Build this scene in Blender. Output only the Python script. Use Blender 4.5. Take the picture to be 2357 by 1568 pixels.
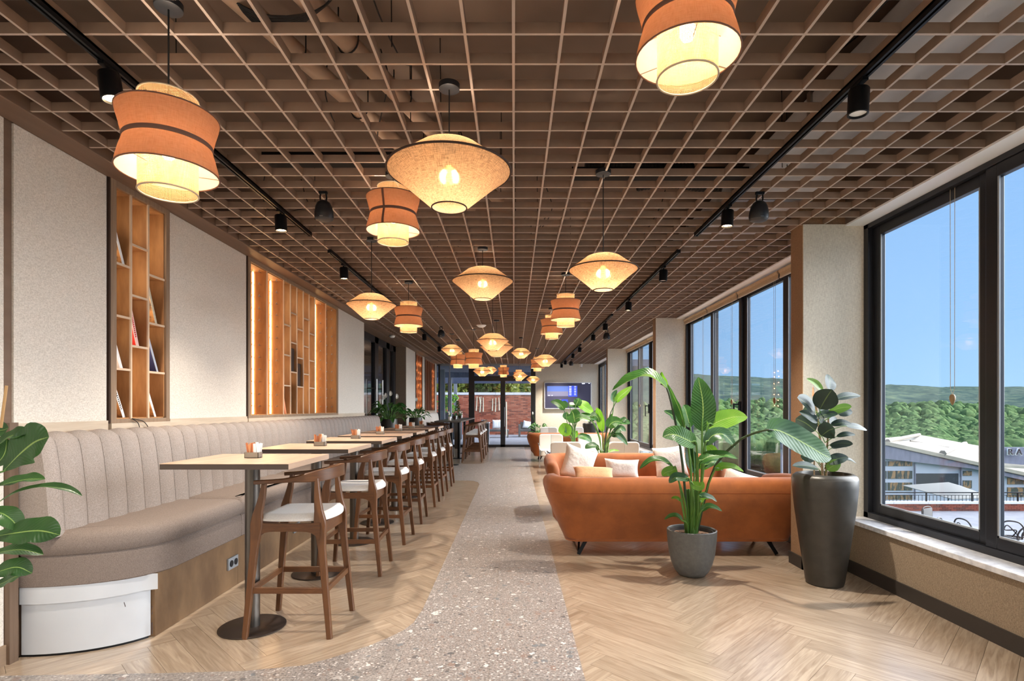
import bpy, math, random
from mathutils import Vector, Matrix
from math import pi, sin, cos, radians, sqrt, atan2

random.seed(11)
S = bpy.context.scene
COL = S.collection
for o in list(bpy.data.objects):
    bpy.data.objects.remove(o)

# ------------------------------------------------------------------ camera
CAMZ = 1.41
F = 1270.0
VX, VY = 1183.0, 940.0
cam_data = bpy.data.cameras.new('camera')
cam = bpy.data.objects.new('camera', cam_data)
COL.objects.link(cam)
cam.location = (0, 0, CAMZ)
cam.rotation_euler = (pi / 2, 0, 0)
cam_data.sensor_width = 36.0
cam_data.lens = F / 2357 * 36
cam_data.shift_x = -(VX - 1178.5) / 2357
cam_data.shift_y = (VY - 784) / 2357
cam_data.clip_start = 0.05
cam_data.clip_end = 6000
S.camera = cam

# ------------------------------------------------------------------ world
W = bpy.data.worlds.new('world')
S.world = W
W.use_nodes = True
nt = W.node_tree
nt.nodes.clear()
wo = nt.nodes.new('ShaderNodeOutputWorld')
bg = nt.nodes.new('ShaderNodeBackground')
tc = nt.nodes.new('ShaderNodeTexCoord')
sep = nt.nodes.new('ShaderNodeSeparateXYZ')
rmp = nt.nodes.new('ShaderNodeValToRGB')
nt.links.new(tc.outputs['Generated'], sep.inputs[0])
nt.links.new(sep.outputs['Z'], rmp.inputs[0])
nt.links.new(rmp.outputs[0], bg.inputs[0])
nt.links.new(bg.outputs[0], wo.inputs[0])
cr = rmp.color_ramp
cr.elements[0].position = 0.0
cr.elements[0].color = (0.38, 0.63, 0.94, 1)
cr.elements[1].position = 1.0
cr.elements[1].color = (0.14, 0.31, 0.66, 1)
e = cr.elements.new(0.12); e.color = (0.32, 0.56, 0.89, 1)
e = cr.elements.new(0.40); e.color = (0.26, 0.475, 0.83, 1)
bg.inputs[1].default_value = 0.56

# ------------------------------------------------------------------ exposure
S.view_settings.view_transform = 'Standard'
S.view_settings.look = 'None'
S.view_settings.exposure = 1.2
S.view_settings.gamma = 1.0
S.view_settings.use_curve_mapping = False


def add_light(name, kind, loc, energy, color=(1, 1, 1), rot=None, parent=None, **kw):
    ld = bpy.data.lights.new(name, kind)
    ld.energy = energy
    ld.color = color
    for k, v in kw.items():
        setattr(ld, k, v)
    lo = bpy.data.objects.new(name, ld)
    COL.objects.link(lo)
    lo.location = loc
    if rot is not None:
        lo.rotation_euler = rot
    if parent is not None:
        lo.parent = parent
    return lo


def aim(d):
    return Vector(d).to_track_quat('-Z', 'Y').to_euler()


# soft daylight coming in through the right-hand windows (hazy bright sky side)
SUN = add_light('daylight', 'SUN', (30, 20, 30), 6.3, (0.95, 0.97, 1.0), aim((-1.0, -0.12, -0.55)), angle=radians(70))
# added second soft sun from behind, brightens the brick wall and trees outside
FILLB = add_light('fill_sun_behind', 'SUN', (0, -30, 12), 1.0, (1.0, 0.98, 0.96), aim((-0.15, 1.0, -0.60)), angle=radians(60))
# added fill panel at ceiling height behind the camera, not a lamp of the room
REAR = add_light('rear_fill', 'AREA', (0.0, -1.0, 2.98), 60, (1.0, 0.96, 0.90), (0, 0, 0),
                 shape='RECTANGLE', size=4.6, size_y=1.6)

# ------------------------------------------------------------------ materials
MATS = {}


def lin(c):
    if isinstance(c, (tuple, list)) and max(c) > 1.001:
        out = []
        for v in c[:3]:
            v = v / 255.0
            out.append(v / 12.92 if v <= 0.04045 else ((v + 0.055) / 1.055) ** 2.4)
        return tuple(out) + (1,)
    return tuple(c[:3]) + (1,)


def mat(name, col, rough=0.6, metal=0.0, col2=None, scale=8.0, stretch=None, detail=3, lo=0.35, hi=0.65,
        bump=0.0, bscale=None, coord='Object', spec=0.5, emit=None, estr=0.0, coat=0.0, noise_rough=0.6,
        sheen=0.0, bdist=0.002):
    m = bpy.data.materials.new(name)
    m.use_nodes = True
    n = m.node_tree
    b = n.nodes['Principled BSDF']
    b.inputs['Base Color'].default_value = lin(col)
    b.inputs['Roughness'].default_value = rough
    b.inputs['Metallic'].default_value = metal
    b.inputs['Specular IOR Level'].default_value = spec
    b.inputs['Coat Weight'].default_value = coat
    if sheen:
        b.inputs['Sheen Weight'].default_value = sheen
        b.inputs['Sheen Roughness'].default_value = 0.5
    if emit is not None:
        b.inputs['Emission Color'].default_value = lin(emit)
        b.inputs['Emission Strength'].default_value = estr
    if col2 is not None or bump:
        t = n.nodes.new('ShaderNodeTexCoord')
        mp = n.nodes.new('ShaderNodeMapping')
        n.links.new(t.outputs[coord], mp.inputs[0])
        if stretch:
            mp.inputs['Scale'].default_value = stretch
    if col2 is not None:
        no = n.nodes.new('ShaderNodeTexNoise')
        no.inputs['Scale'].default_value = scale
        no.inputs['Detail'].default_value = detail
        no.inputs['Roughness'].default_value = noise_rough
        n.links.new(mp.outputs[0], no.inputs[0])
        r = n.nodes.new('ShaderNodeValToRGB')
        r.color_ramp.elements[0].position = lo
        r.color_ramp.elements[1].position = hi
        r.color_ramp.elements[0].color = lin(col)
        r.color_ramp.elements[1].color = lin(col2)
        n.links.new(no.outputs[0], r.inputs[0])
        n.links.new(r.outputs[0], b.inputs['Base Color'])
    if bump:
        nb = n.nodes.new('ShaderNodeTexNoise')
        nb.inputs['Scale'].default_value = bscale or scale
        nb.inputs['Detail'].default_value = 2
        n.links.new(mp.outputs[0], nb.inputs[0])
        bu = n.nodes.new('ShaderNodeBump')
        bu.inputs['Strength'].default_value = bump
        bu.inputs['Distance'].default_value = bdist
        n.links.new(nb.outputs[0], bu.inputs['Height'])
        n.links.new(bu.outputs[0], b.inputs['Normal'])
    MATS[name] = m
    return m


def nd(n, kind, **kw):
    x = n.nodes.new(kind)
    for k, v in kw.items():
        setattr(x, k, v)
    return x


def math_node(n, op, a=None, b=None):
    x = n.nodes.new('ShaderNodeMath')
    x.operation = op
    for i, v in enumerate((a, b)):
        if v is None:
            continue
        if isinstance(v, (int, float)):
            x.inputs[i].default_value = v
        else:
            n.links.new(v, x.inputs[i])
    return x.outputs[0]


# plain ones
mat('black_metal', (22, 23, 26), 0.42, 0.6)
mat('frame_metal', (36, 37, 42), 0.38, 0.25, spec=0.6)
mat('dark_steel', (104, 98, 92), 0.32, 0.9)
mat('base_steel', (64, 54, 48), 0.42, 0.6)
mat('bracket_steel', (170, 168, 165), 0.3, 1.0)
mat('slab', (124, 104, 90), 0.95, col2=(104, 88, 76), scale=1.2)
mat('duct_light', (206, 204, 204), 0.6, col2=(150, 146, 146), scale=2.0, stretch=(1, .3, 1))
mat('pipe_brown', (172, 146, 124), 0.6)
mat('dark_duct', (34, 31, 29), 0.8)
mat('lattice', (150, 126, 108), 0.5, col2=(136, 113, 96), scale=6, stretch=(1, 1, 1), spec=0.3)
mat('lattice_lit_edge', (178, 160, 146), 0.5)  # slat undersides: light bounced off the floor put into a paler colour
mat('lattice_band', (122, 98, 80), 0.6, col2=(112, 88, 70), scale=3, stretch=(3, .3, 3))
mat('soffit_white', (240, 240, 242), 0.6)
mat('sill_stone', (222, 222, 224), 0.35, col2=(190, 190, 195), scale=25)
mat('skirting', (52, 46, 42), 0.5)
mat('skirting_wood', (146, 122, 98), 0.6, col2=(126, 104, 84), scale=4, stretch=(6, .6, 6))
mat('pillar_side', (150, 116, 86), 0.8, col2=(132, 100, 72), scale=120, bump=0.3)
mat('rail_wood', (203, 186, 164), 0.6, col2=(190, 172, 150), scale=5, stretch=(8, .5, 8))
mat('trim_brown', (112, 90, 72), 0.6, col2=(98, 78, 62), scale=5, stretch=(8, 8, .5))
mat('shelf_frame', (150, 126, 102), 0.6, col2=(134, 110, 88), scale=5, stretch=(8, 8, .6))
mat('niche_wood', (184, 134, 84), 0.6, col2=(158, 110, 66), scale=4, stretch=(3, 3, .8), bump=0.15, bscale=60)
mat('niche_wood_red', (158, 92, 56), 0.6, col2=(136, 76, 46), scale=6, stretch=(4, 4, .5))
mat('divider_edge', (214, 188, 160), 0.6)
mat('white_panel', (200, 203, 207), 0.35, col2=(192, 195, 199), scale=2, spec=0.5)
mat('plinth_wood', (146, 115, 82), 0.6, col2=(106, 80, 55), scale=3.0, stretch=(1, 1.2, .6), detail=5, lo=.3, hi=.7, bump=.1, bscale=30)
mat('white_plastic', (235, 235, 232), 0.4)
mat('dark_plastic', (26, 28, 32), 0.45)
mat('socket_grey', (150, 154, 158), 0.4)
mat('cord_black', (18, 17, 17), 0.6)
mat('cord_beige', (176, 160, 134), 0.7)
mat('acorn_wood', (150, 122, 84), 0.4)
mat('blind_tan', (190, 166, 136), 0.8, col2=(176, 152, 122), scale=60)
mat('paper_white', (244, 243, 240), 0.7)
mat('paper_brown', (186, 112, 72), 0.7)
mat('paper_brown2', (208, 148, 104), 0.7)
mat('holder_metal', (150, 142, 130), 0.4, 0.5)
mat('table_top', (198, 168, 144), 0.38, col2=(180, 150, 126), scale=2.2, stretch=(8, .8, 8), detail=4, spec=.4)
mat('table_edge', (66, 54, 46), 0.55)
mat('communal_top', (74, 70, 66), 0.3, spec=.6)
mat('seat_white', (218, 214, 208), 0.9, col2=(204, 199, 193), scale=180, bump=.35, bscale=320, sheen=.2)
mat('walnut', (110, 70, 38), 0.38, col2=(78, 47, 24), scale=5, stretch=(7, 7, .7), detail=5, lo=.3, hi=.72, spec=.5)
mat('walnut_rail', (106, 67, 37), 0.36, col2=(75, 45, 24), scale=5, stretch=(2.0, .8, 10), detail=5, lo=.3, hi=.72, spec=.5)
mat('velvet', (160, 89, 37), 0.8, col2=(136, 74, 29), scale=5, detail=4, bump=.12, bscale=160, sheen=.12)
mat('velvet_seam', (140, 66, 26), 0.9)
mat('cream_chair', (226, 218, 208), 0.9, col2=(214, 205, 194), scale=150, bump=.2, bscale=260, sheen=.2)
mat('cream_chair_side', (214, 190, 168), 0.9)
mat('cushion_cream', (236, 230, 220), 0.9, col2=(224, 216, 204), scale=120, bump=.4, bscale=14, bdist=.02, sheen=.2)
mat('cushion_tan', (206, 152, 104), 0.9, col2=(194, 138, 92), scale=60, bump=.3, bscale=12, bdist=.02, sheen=.2)
mat('chrome', (200, 200, 200), 0.2, 1.0)
mat('glass_top', (150, 170, 180), 0.1, 0.2)
mat('pot_grey', (98, 98, 95), 0.5, col2=(88, 88, 86), scale=30, spec=.4)
mat('pot_bronze', (66, 63, 58), 0.38, 0.35, col2=(58, 56, 51), scale=12, spec=.5)
mat('pot_dark', (60, 56, 54), 0.5)
mat('soil', (70, 52, 40), 0.95, col2=(148, 110, 78), scale=60, detail=4, lo=.45, hi=.62, bump=.8, bscale=70, bdist=.01)
mat('bark', (134, 112, 84), 0.85, col2=(104, 86, 62), scale=30)
mat('stem_green', (66, 106, 44), 0.45, col2=(96, 138, 58), scale=4)
mat('stem_dark', (50, 66, 42), 0.5)
mat('tan_stick', (180, 140, 92), 0.7)
mat('tv_black', (20, 20, 26), 0.15, spec=.6)
mat('tv_frame', (226, 226, 228), 0.35, .2)
mat('book_white', (238, 238, 236), 0.6)
mat('book_red', (206, 40, 28), 0.5)
mat('book_pink', (238, 200, 192), 0.6)
mat('book_navy', (42, 48, 92), 0.5)
mat('book_grey', (176, 186, 204), 0.5)
mat('book_photo', (196, 140, 84), 0.6, col2=(80, 60, 44), scale=14, lo=.4, hi=.6)
mat('book_cream', (214, 206, 184), 0.6, col2=(188, 178, 150), scale=40)
mat('book_brown', (62, 42, 30), 0.6)
mat('book_orange', (232, 150, 110), 0.6)
mat('ink', (70, 60, 62), 0.7)
mat('slate_blue', (52, 60, 82), 0.5)
mat('flower_white', (240, 240, 232), 0.5)
mat('flower_pink', (190, 120, 110), 0.6)
# outdoors
mat('terrace', (136, 136, 142), 0.8, col2=(122, 122, 130), scale=2)
mat('coping', (206, 206, 210), 0.7)
mat('canopy_grey', (112, 118, 134), 0.8, col2=(96, 102, 118), scale=3, stretch=(6, 1, 1))
mat('post_grey', (118, 122, 130), 0.7)
mat('mortar', (142, 124, 112), .95)
mat('brick_red', (160, 84, 60), .9)
mat('brick_dark', (126, 64, 48), .9)
mat('brick_old', (96, 54, 44), .9)
mat('brick_pale', (178, 104, 78), .9)
mat('roof_cream', (166, 159, 144), 0.8, col2=(150, 143, 130), scale=.4)
mat('roof_line', (150, 140, 128), 0.8)
mat('fascia_grey', (122, 124, 140), 0.8, col2=(108, 110, 126), scale=.8, stretch=(4, 1, 1))
mat('facade', (170, 178, 192), 0.8)
mat('facade_window', (66, 74, 70), 0.3, col2=(150, 118, 84), scale=1.2, stretch=(3, 1, 1), lo=.48, hi=.56)
mat('facade_dark', (44, 50, 58), 0.4, col2=(90, 98, 104), scale=9, lo=.62, hi=.7)
mat('umbrella_cream', (140, 138, 132), 0.9)
mat('outdoor_grey', (92, 90, 88), 0.7)
mat('wire', (60, 54, 48), 0.5, .4)
mat('ground_far', (120, 128, 92), 0.9, col2=(96, 110, 74), scale=.02)
mat('letter_dark', (58, 44, 48), 0.6)
mat('black_box', (40, 44, 56), 0.6)


def fabric(name, c1, c2, vscale=(190, 190, 45), bump=.25):
    """woven cloth: fine vertical slub threads over mottled ground"""
    m = bpy.data.materials.new(name)
    m.use_nodes = True
    n = m.node_tree
    b = n.nodes['Principled BSDF']
    b.inputs['Roughness'].default_value = 0.95
    b.inputs['Specular IOR Level'].default_value = 0.2
    t = nd(n, 'ShaderNodeTexCoord')
    mp = nd(n, 'ShaderNodeMapping')
    mp.inputs['Scale'].default_value = vscale
    n.links.new(t.outputs['Object'], mp.inputs[0])
    a = nd(n, 'ShaderNodeTexNoise'); a.inputs['Scale'].default_value = 1.6; a.inputs['Detail'].default_value = 3
    n.links.new(mp.outputs[0], a.inputs[0])
    mp2 = nd(n, 'ShaderNodeMapping')
    mp2.inputs['Scale'].default_value = (vscale[2], vscale[2], vscale[0] * 1.2) if vscale[2] < vscale[0] else (vscale[2], vscale[2] * .2, vscale[0])
    n.links.new(t.outputs['Object'], mp2.inputs[0])
    a2 = nd(n, 'ShaderNodeTexNoise'); a2.inputs['Scale'].default_value = 1.6; a2.inputs['Detail'].default_value = 2
    n.links.new(mp2.outputs[0], a2.inputs[0])
    s = math_node(n, 'ADD', a.outputs[0], a2.outputs[0])
    s = math_node(n, 'MULTIPLY', s, .5)
    r = nd(n, 'ShaderNodeValToRGB')
    r.color_ramp.elements[0].position = .40; r.color_ramp.elements[0].color = lin(c2)
    r.color_ramp.elements[1].position = .60; r.color_ramp.elements[1].color = lin(c1)
    n.links.new(s, r.inputs[0])
    n.links.new(r.outputs[0], b.inputs['Base Color'])
    bu = nd(n, 'ShaderNodeBump'); bu.inputs['Strength'].default_value = bump; bu.inputs['Distance'].default_value = .002
    n.links.new(s, bu.inputs['Height']); n.links.new(bu.outputs[0], b.inputs['Normal'])
    MATS[name] = m
    return m


fabric('wall_fabric', (230, 222, 210), (200, 191, 178))
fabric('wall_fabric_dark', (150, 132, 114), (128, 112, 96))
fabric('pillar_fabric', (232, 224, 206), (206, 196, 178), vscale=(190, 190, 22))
fabric('low_wall_fabric', (158, 140, 118), (128, 112, 94), vscale=(170, 170, 60))
fabric('bench_fabric', (170, 158, 150), (138, 127, 119), vscale=(130, 130, 420), bump=.3)
fabric('bench_fabric_dark', (138, 124, 115), (110, 98, 90), vscale=(130, 130, 420), bump=.35)


def plank_mat():
    m = bpy.data.materials.new('oak_plank')
    m.use_nodes = True
    n = m.node_tree
    b = n.nodes['Principled BSDF']
    uv = nd(n, 'ShaderNodeUVMap'); uv.uv_map = 'UVMap'
    mp = nd(n, 'ShaderNodeMapping'); mp.inputs['Scale'].default_value = (1.1, 15.0, 1)
    n.links.new(uv.outputs[0], mp.inputs[0])
    a = nd(n, 'ShaderNodeTexNoise'); a.inputs['Scale'].default_value = 3.0; a.inputs['Detail'].default_value = 6
    a.inputs['Distortion'].default_value = 1.2
    n.links.new(mp.outputs[0], a.inputs[0])
    # per-plank tone: very coarse noise on the random uv offset (attribute)
    at = nd(n, 'ShaderNodeAttribute'); at.attribute_name = 'tone'
    r = nd(n, 'ShaderNodeValToRGB')
    r.color_ramp.elements[0].position = .30; r.color_ramp.elements[0].color = lin((148, 126, 103))
    r.color_ramp.elements[1].position = .66; r.color_ramp.elements[1].color = lin((188, 168, 145))
    n.links.new(a.outputs[0], r.inputs[0])
    mx = nd(n, 'ShaderNodeMix'); mx.data_type = 'RGBA'; mx.blend_type = 'MULTIPLY'
    mx.inputs[0].default_value = 1.0
    n.links.new(r.outputs[0], mx.inputs[6])
    tr = nd(n, 'ShaderNodeValToRGB')
    tr.color_ramp.elements[0].color = (.80, .78, .76, 1); tr.color_ramp.elements[1].color = (1.0, 1.0, 1.0, 1)
    n.links.new(at.outputs['Fac'], tr.inputs[0])
    n.links.new(tr.outputs[0], mx.inputs[7])
    n.links.new(mx.outputs[2], b.inputs['Base Color'])
    b.inputs['Roughness'].default_value = .36
    b.inputs['Specular IOR Level'].default_value = .9
    b.inputs['Coat Weight'].default_value = 1.0
    b.inputs['Coat Roughness'].default_value = .20
    bu = nd(n, 'ShaderNodeBump'); bu.inputs['Strength'].default_value = .12; bu.inputs['Distance'].default_value = .002
    n.links.new(a.outputs[0], bu.inputs['Height']); n.links.new(bu.outputs[0], b.inputs['Normal'])
    MATS['oak_plank'] = m


plank_mat()
mat('floor_base', (120, 92, 66), 0.9)


def terrazzo_mat():
    m = bpy.data.materials.new('terrazzo')
    m.use_nodes = True
    n = m.node_tree
    b = n.nodes['Principled BSDF']
    b.inputs['Roughness'].default_value = .34
    b.inputs['Specular IOR Level'].default_value = .8
    t = nd(n, 'ShaderNodeTexCoord')
    base = nd(n, 'ShaderNodeTexNoise'); base.inputs['Scale'].default_value = 90; base.inputs['Detail'].default_value = 4
    n.links.new(t.outputs['Object'], base.inputs[0])
    r = nd(n, 'ShaderNodeValToRGB')
    r.color_ramp.elements[0].position = .38; r.color_ramp.elements[0].color = lin((124, 116, 111))
    r.color_ramp.elements[1].position = .62; r.color_ramp.elements[1].color = lin((160, 152, 146))
    n.links.new(base.outputs[0], r.inputs[0])
    prev = r.outputs[0]
    for sc, thr, lo_, cols in ((6.5, .22, .30, [(196, 192, 186), (120, 112, 108), (146, 150, 152), (206, 170, 148), (218, 214, 208)]),
                               (20.0, .30, .42, [(92, 90, 90), (214, 210, 204), (138, 118, 108), (112, 116, 118), (176, 170, 164)]),
                               (60.0, .30, .50, [(110, 104, 100), (206, 200, 194), (130, 112, 102), (96, 94, 94), (190, 186, 182)])):
        w = nd(n, 'ShaderNodeTexNoise'); w.inputs['Scale'].default_value = sc * 1.5; w.inputs['Detail'].default_value = 2
        n.links.new(t.outputs['Object'], w.inputs[0])
        add = nd(n, 'ShaderNodeMixRGB'); add.blend_type = 'ADD'; add.inputs[0].default_value = .6 / sc
        n.links.new(t.outputs['Object'], add.inputs[1]); n.links.new(w.outputs[1], add.inputs[2])
        v = nd(n, 'ShaderNodeTexVoronoi'); v.inputs['Scale'].default_value = sc
        v.inputs['Randomness'].default_value = 1.0
        n.links.new(add.outputs[0], v.inputs[0])
        sp = nd(n, 'ShaderNodeSeparateColor'); n.links.new(v.outputs['Color'], sp.inputs[0])
        # chip where distance < size * random
        size = math_node(n, 'MULTIPLY', sp.outputs[1], thr)
        size = math_node(n, 'ADD', size, lo_ * .4)
        mask = math_node(n, 'LESS_THAN', v.outputs['Distance'], size)
        keep = math_node(n, 'GREATER_THAN', sp.outputs[2], .55 if sc < 10 else .40)
        mask = math_node(n, 'MULTIPLY', mask, keep)
        mask = math_node(n, 'MULTIPLY', mask, .80 if sc < 10 else .85)
        cr_ = nd(n, 'ShaderNodeValToRGB'); cr_.color_ramp.interpolation = 'CONSTANT'
        cr_.color_ramp.elements[0].color = lin(cols[0]); cr_.color_ramp.elements[1].position = .8
        cr_.color_ramp.elements[1].color = lin(cols[4])
        for k in (1, 2, 3):
            q = cr_.color_ramp.elements.new(.2 * k); q.color = lin(cols[k])
        n.links.new(sp.outputs[0], cr_.inputs[0])
        mx = nd(n, 'ShaderNodeMixRGB'); n.links.new(mask, mx.inputs[0])
        n.links.new(prev, mx.inputs[1]); n.links.new(cr_.outputs[0], mx.inputs[2])
        prev = mx.outputs[0]
    n.links.new(prev, b.inputs['Base Color'])
    MATS['terrazzo'] = m


terrazzo_mat()


def brick_mat():
    m = bpy.data.materials.new('red_brick')
    m.use_nodes = True
    n = m.node_tree
    b = n.nodes['Principled BSDF']; b.inputs['Roughness'].default_value = .9
    t = nd(n, 'ShaderNodeTexCoord')
    mp = nd(n, 'ShaderNodeMapping'); mp.inputs['Rotation'].default_value = (pi / 2, 0, 0)
    n.links.new(t.outputs['Object'], mp.inputs[0])
    bk = nd(n, 'ShaderNodeTexBrick')
    bk.inputs['Color1'].default_value = lin((160, 84, 60)); bk.inputs['Color2'].default_value = lin((124, 62, 46))
    bk.inputs['Mortar'].default_value = lin((142, 124, 112)); bk.inputs['Scale'].default_value = 1
    bk.inputs['Mortar Size'].default_value = .010; bk.inputs['Brick Width'].default_value = .24
    bk.inputs['Row Height'].default_value = .075
    n.links.new(mp.outputs[0], bk.inputs[0])
    n.links.new(bk.outputs[0], b.inputs['Base Color'])
    MATS['red_brick'] = m


brick_mat()


def glass_mat(name, tint=(.93, .96, .97), rough=0.0, ior=1.45, refl=1.0):
    m = bpy.data.materials.new(name)
    m.use_nodes = True
    n = m.node_tree
    n.nodes.remove(n.nodes['Principled BSDF'])
    out = n.nodes['Material Output']
    tr = nd(n, 'ShaderNodeBsdfTransparent'); tr.inputs[0].default_value = tint + (1,)
    gl = nd(n, 'ShaderNodeBsdfGlossy'); gl.inputs['Roughness'].default_value = rough
    lw = nd(n, 'ShaderNodeLayerWeight'); lw.inputs[0].default_value = .5
    f5 = math_node(n, 'POWER', lw.outputs['Facing'], 5.0)
    mx = nd(n, 'ShaderNodeMixShader')
    n.links.new(math_node(n, 'ADD', math_node(n, 'MULTIPLY', f5, refl * .9), .035 * refl), mx.inputs[0])
    n.links.new(tr.outputs[0], mx.inputs[1]); n.links.new(gl.outputs[0], mx.inputs[2])
    n.links.new(mx.outputs[0], out.inputs[0])
    MATS[name] = m


glass_mat('pane_glass', (.97, .98, .985))
glass_mat('door_glass', (.80, .82, .84), .02, 1.6)
glass_mat('clear_cup', (.96, .96, .96), .0)


def shade_mat(name, outer, transl, inner=None, weave=0.0, wscale=400, noise=True, tw=.5, streak=0.25, fwd=0.0):
    """thin lampshade cloth: diffuse + translucent; inner lining may differ (back faces)"""
    m = bpy.data.materials.new(name)
    m.use_nodes = True
    n = m.node_tree
    n.nodes.remove(n.nodes['Principled BSDF'])
    out = n.nodes['Material Output']
    d = nd(n, 'ShaderNodeBsdfDiffuse'); tl = nd(n, 'ShaderNodeBsdfTranslucent')
    uv = nd(n, 'ShaderNodeUVMap'); uv.uv_map = 'UVMap'
    no = nd(n, 'ShaderNodeTexNoise'); no.inputs['Scale'].default_value = 1; no.inputs['Detail'].default_value = 4
    mp = nd(n, 'ShaderNodeMapping'); mp.inputs['Scale'].default_value = (260, 30, 1)
    n.links.new(uv.outputs[0], mp.inputs[0]); n.links.new(mp.outputs[0], no.inputs[0])
    no2 = nd(n, 'ShaderNodeTexNoise'); no2.inputs['Scale'].default_value = 1; no2.inputs['Detail'].default_value = 4
    mp2 = nd(n, 'ShaderNodeMapping'); mp2.inputs['Scale'].default_value = (24, 300, 1)
    n.links.new(uv.outputs[0], mp2.inputs[0]); n.links.new(mp2.outputs[0], no2.inputs[0])
    s = math_node(n, 'MULTIPLY', math_node(n, 'ADD', no.outputs[0], no2.outputs[0]), .5)
    def ramp(c):
        r = nd(n, 'ShaderNodeValToRGB')
        c = lin(c)
        k = 1 - streak * 1.6
        r.color_ramp.elements[0].position = .38; r.color_ramp.elements[0].color = (c[0] * k, c[1] * k * .96, c[2] * k * .9, 1)
        r.color_ramp.elements[1].position = .58; r.color_ramp.elements[1].color = c
        n.links.new(s, r.inputs[0])
        return r.outputs[0]
    co = ramp(outer); ct = ramp(transl)
    if inner is not None:
        g = nd(n, 'ShaderNodeNewGeometry')
        mi = nd(n, 'ShaderNodeMixRGB'); n.links.new(g.outputs['Backfacing'], mi.inputs[0])
        n.links.new(co, mi.inputs[1]); mi.inputs[2].default_value = lin(inner)
        co = mi.outputs[0]
    n.links.new(co, d.inputs[0]); n.links.new(ct, tl.inputs[0])
    mx = nd(n, 'ShaderNodeMixShader'); mx.inputs[0].default_value = tw
    n.links.new(d.outputs[0], mx.inputs[1]); n.links.new(tl.outputs[0], mx.inputs[2])
    last = mx.outputs[0]
    if fwd:
        rf = nd(n, 'ShaderNodeBsdfRefraction'); rf.inputs['Roughness'].default_value = .72; rf.inputs['IOR'].default_value = 1.08
        n.links.new(ct, rf.inputs['Color'])
        mf = nd(n, 'ShaderNodeMixShader'); mf.inputs[0].default_value = fwd
        n.links.new(last, mf.inputs[1]); n.links.new(rf.outputs[0], mf.inputs[2]); last = mf.outputs[0]
    if weave > 0:
        sx = nd(n, 'ShaderNodeSeparateXYZ'); n.links.new(uv.outputs[0], sx.inputs[0])
        u = math_node(n, 'SINE', math_node(n, 'MULTIPLY', sx.outputs[0], wscale))
        v = math_node(n, 'SINE', math_node(n, 'MULTIPLY', sx.outputs[1], wscale))
        hole = math_node(n, 'GREATER_THAN', math_node(n, 'ADD', math_node(n, 'ABSOLUTE', u), math_node(n, 'ABSOLUTE', v)), 1.62 - weave * .35)
        hole = math_node(n, 'MULTIPLY', hole, .8)
        tr = nd(n, 'ShaderNodeBsdfTransparent')
        m2 = nd(n, 'ShaderNodeMixShader'); n.links.new(hole, m2.inputs[0])
        n.links.new(last, m2.inputs[1]); n.links.new(tr.outputs[0], m2.inputs[2])
        last = m2.outputs[0]
    n.links.new(last, out.inputs[0])
    MATS[name] = m


shade_mat('drum_cloth', (160, 114, 86), (204, 146, 108), inner=(255, 240, 218), tw=.24, streak=.10)
shade_mat('cane_weave', (206, 166, 116), (232, 188, 134), weave=.5, wscale=620, tw=.42, streak=.16)
shade_mat('linen_shade', (206, 170, 132), (240, 198, 150), tw=.30, streak=.34, fwd=.14)
mat('drum_trim', (104, 72, 56), .8)
mat('linen_trim', (56, 36, 24), .8)
mat('bulb_glow', (255, 230, 190), .5, emit=(255, 205, 140), estr=14)
mat('led_warm', (255, 220, 170), .5, emit=(255, 205, 140), estr=14)
mat('spot_glow', (255, 240, 220), .5, emit=(255, 214, 160), estr=14)


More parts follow.
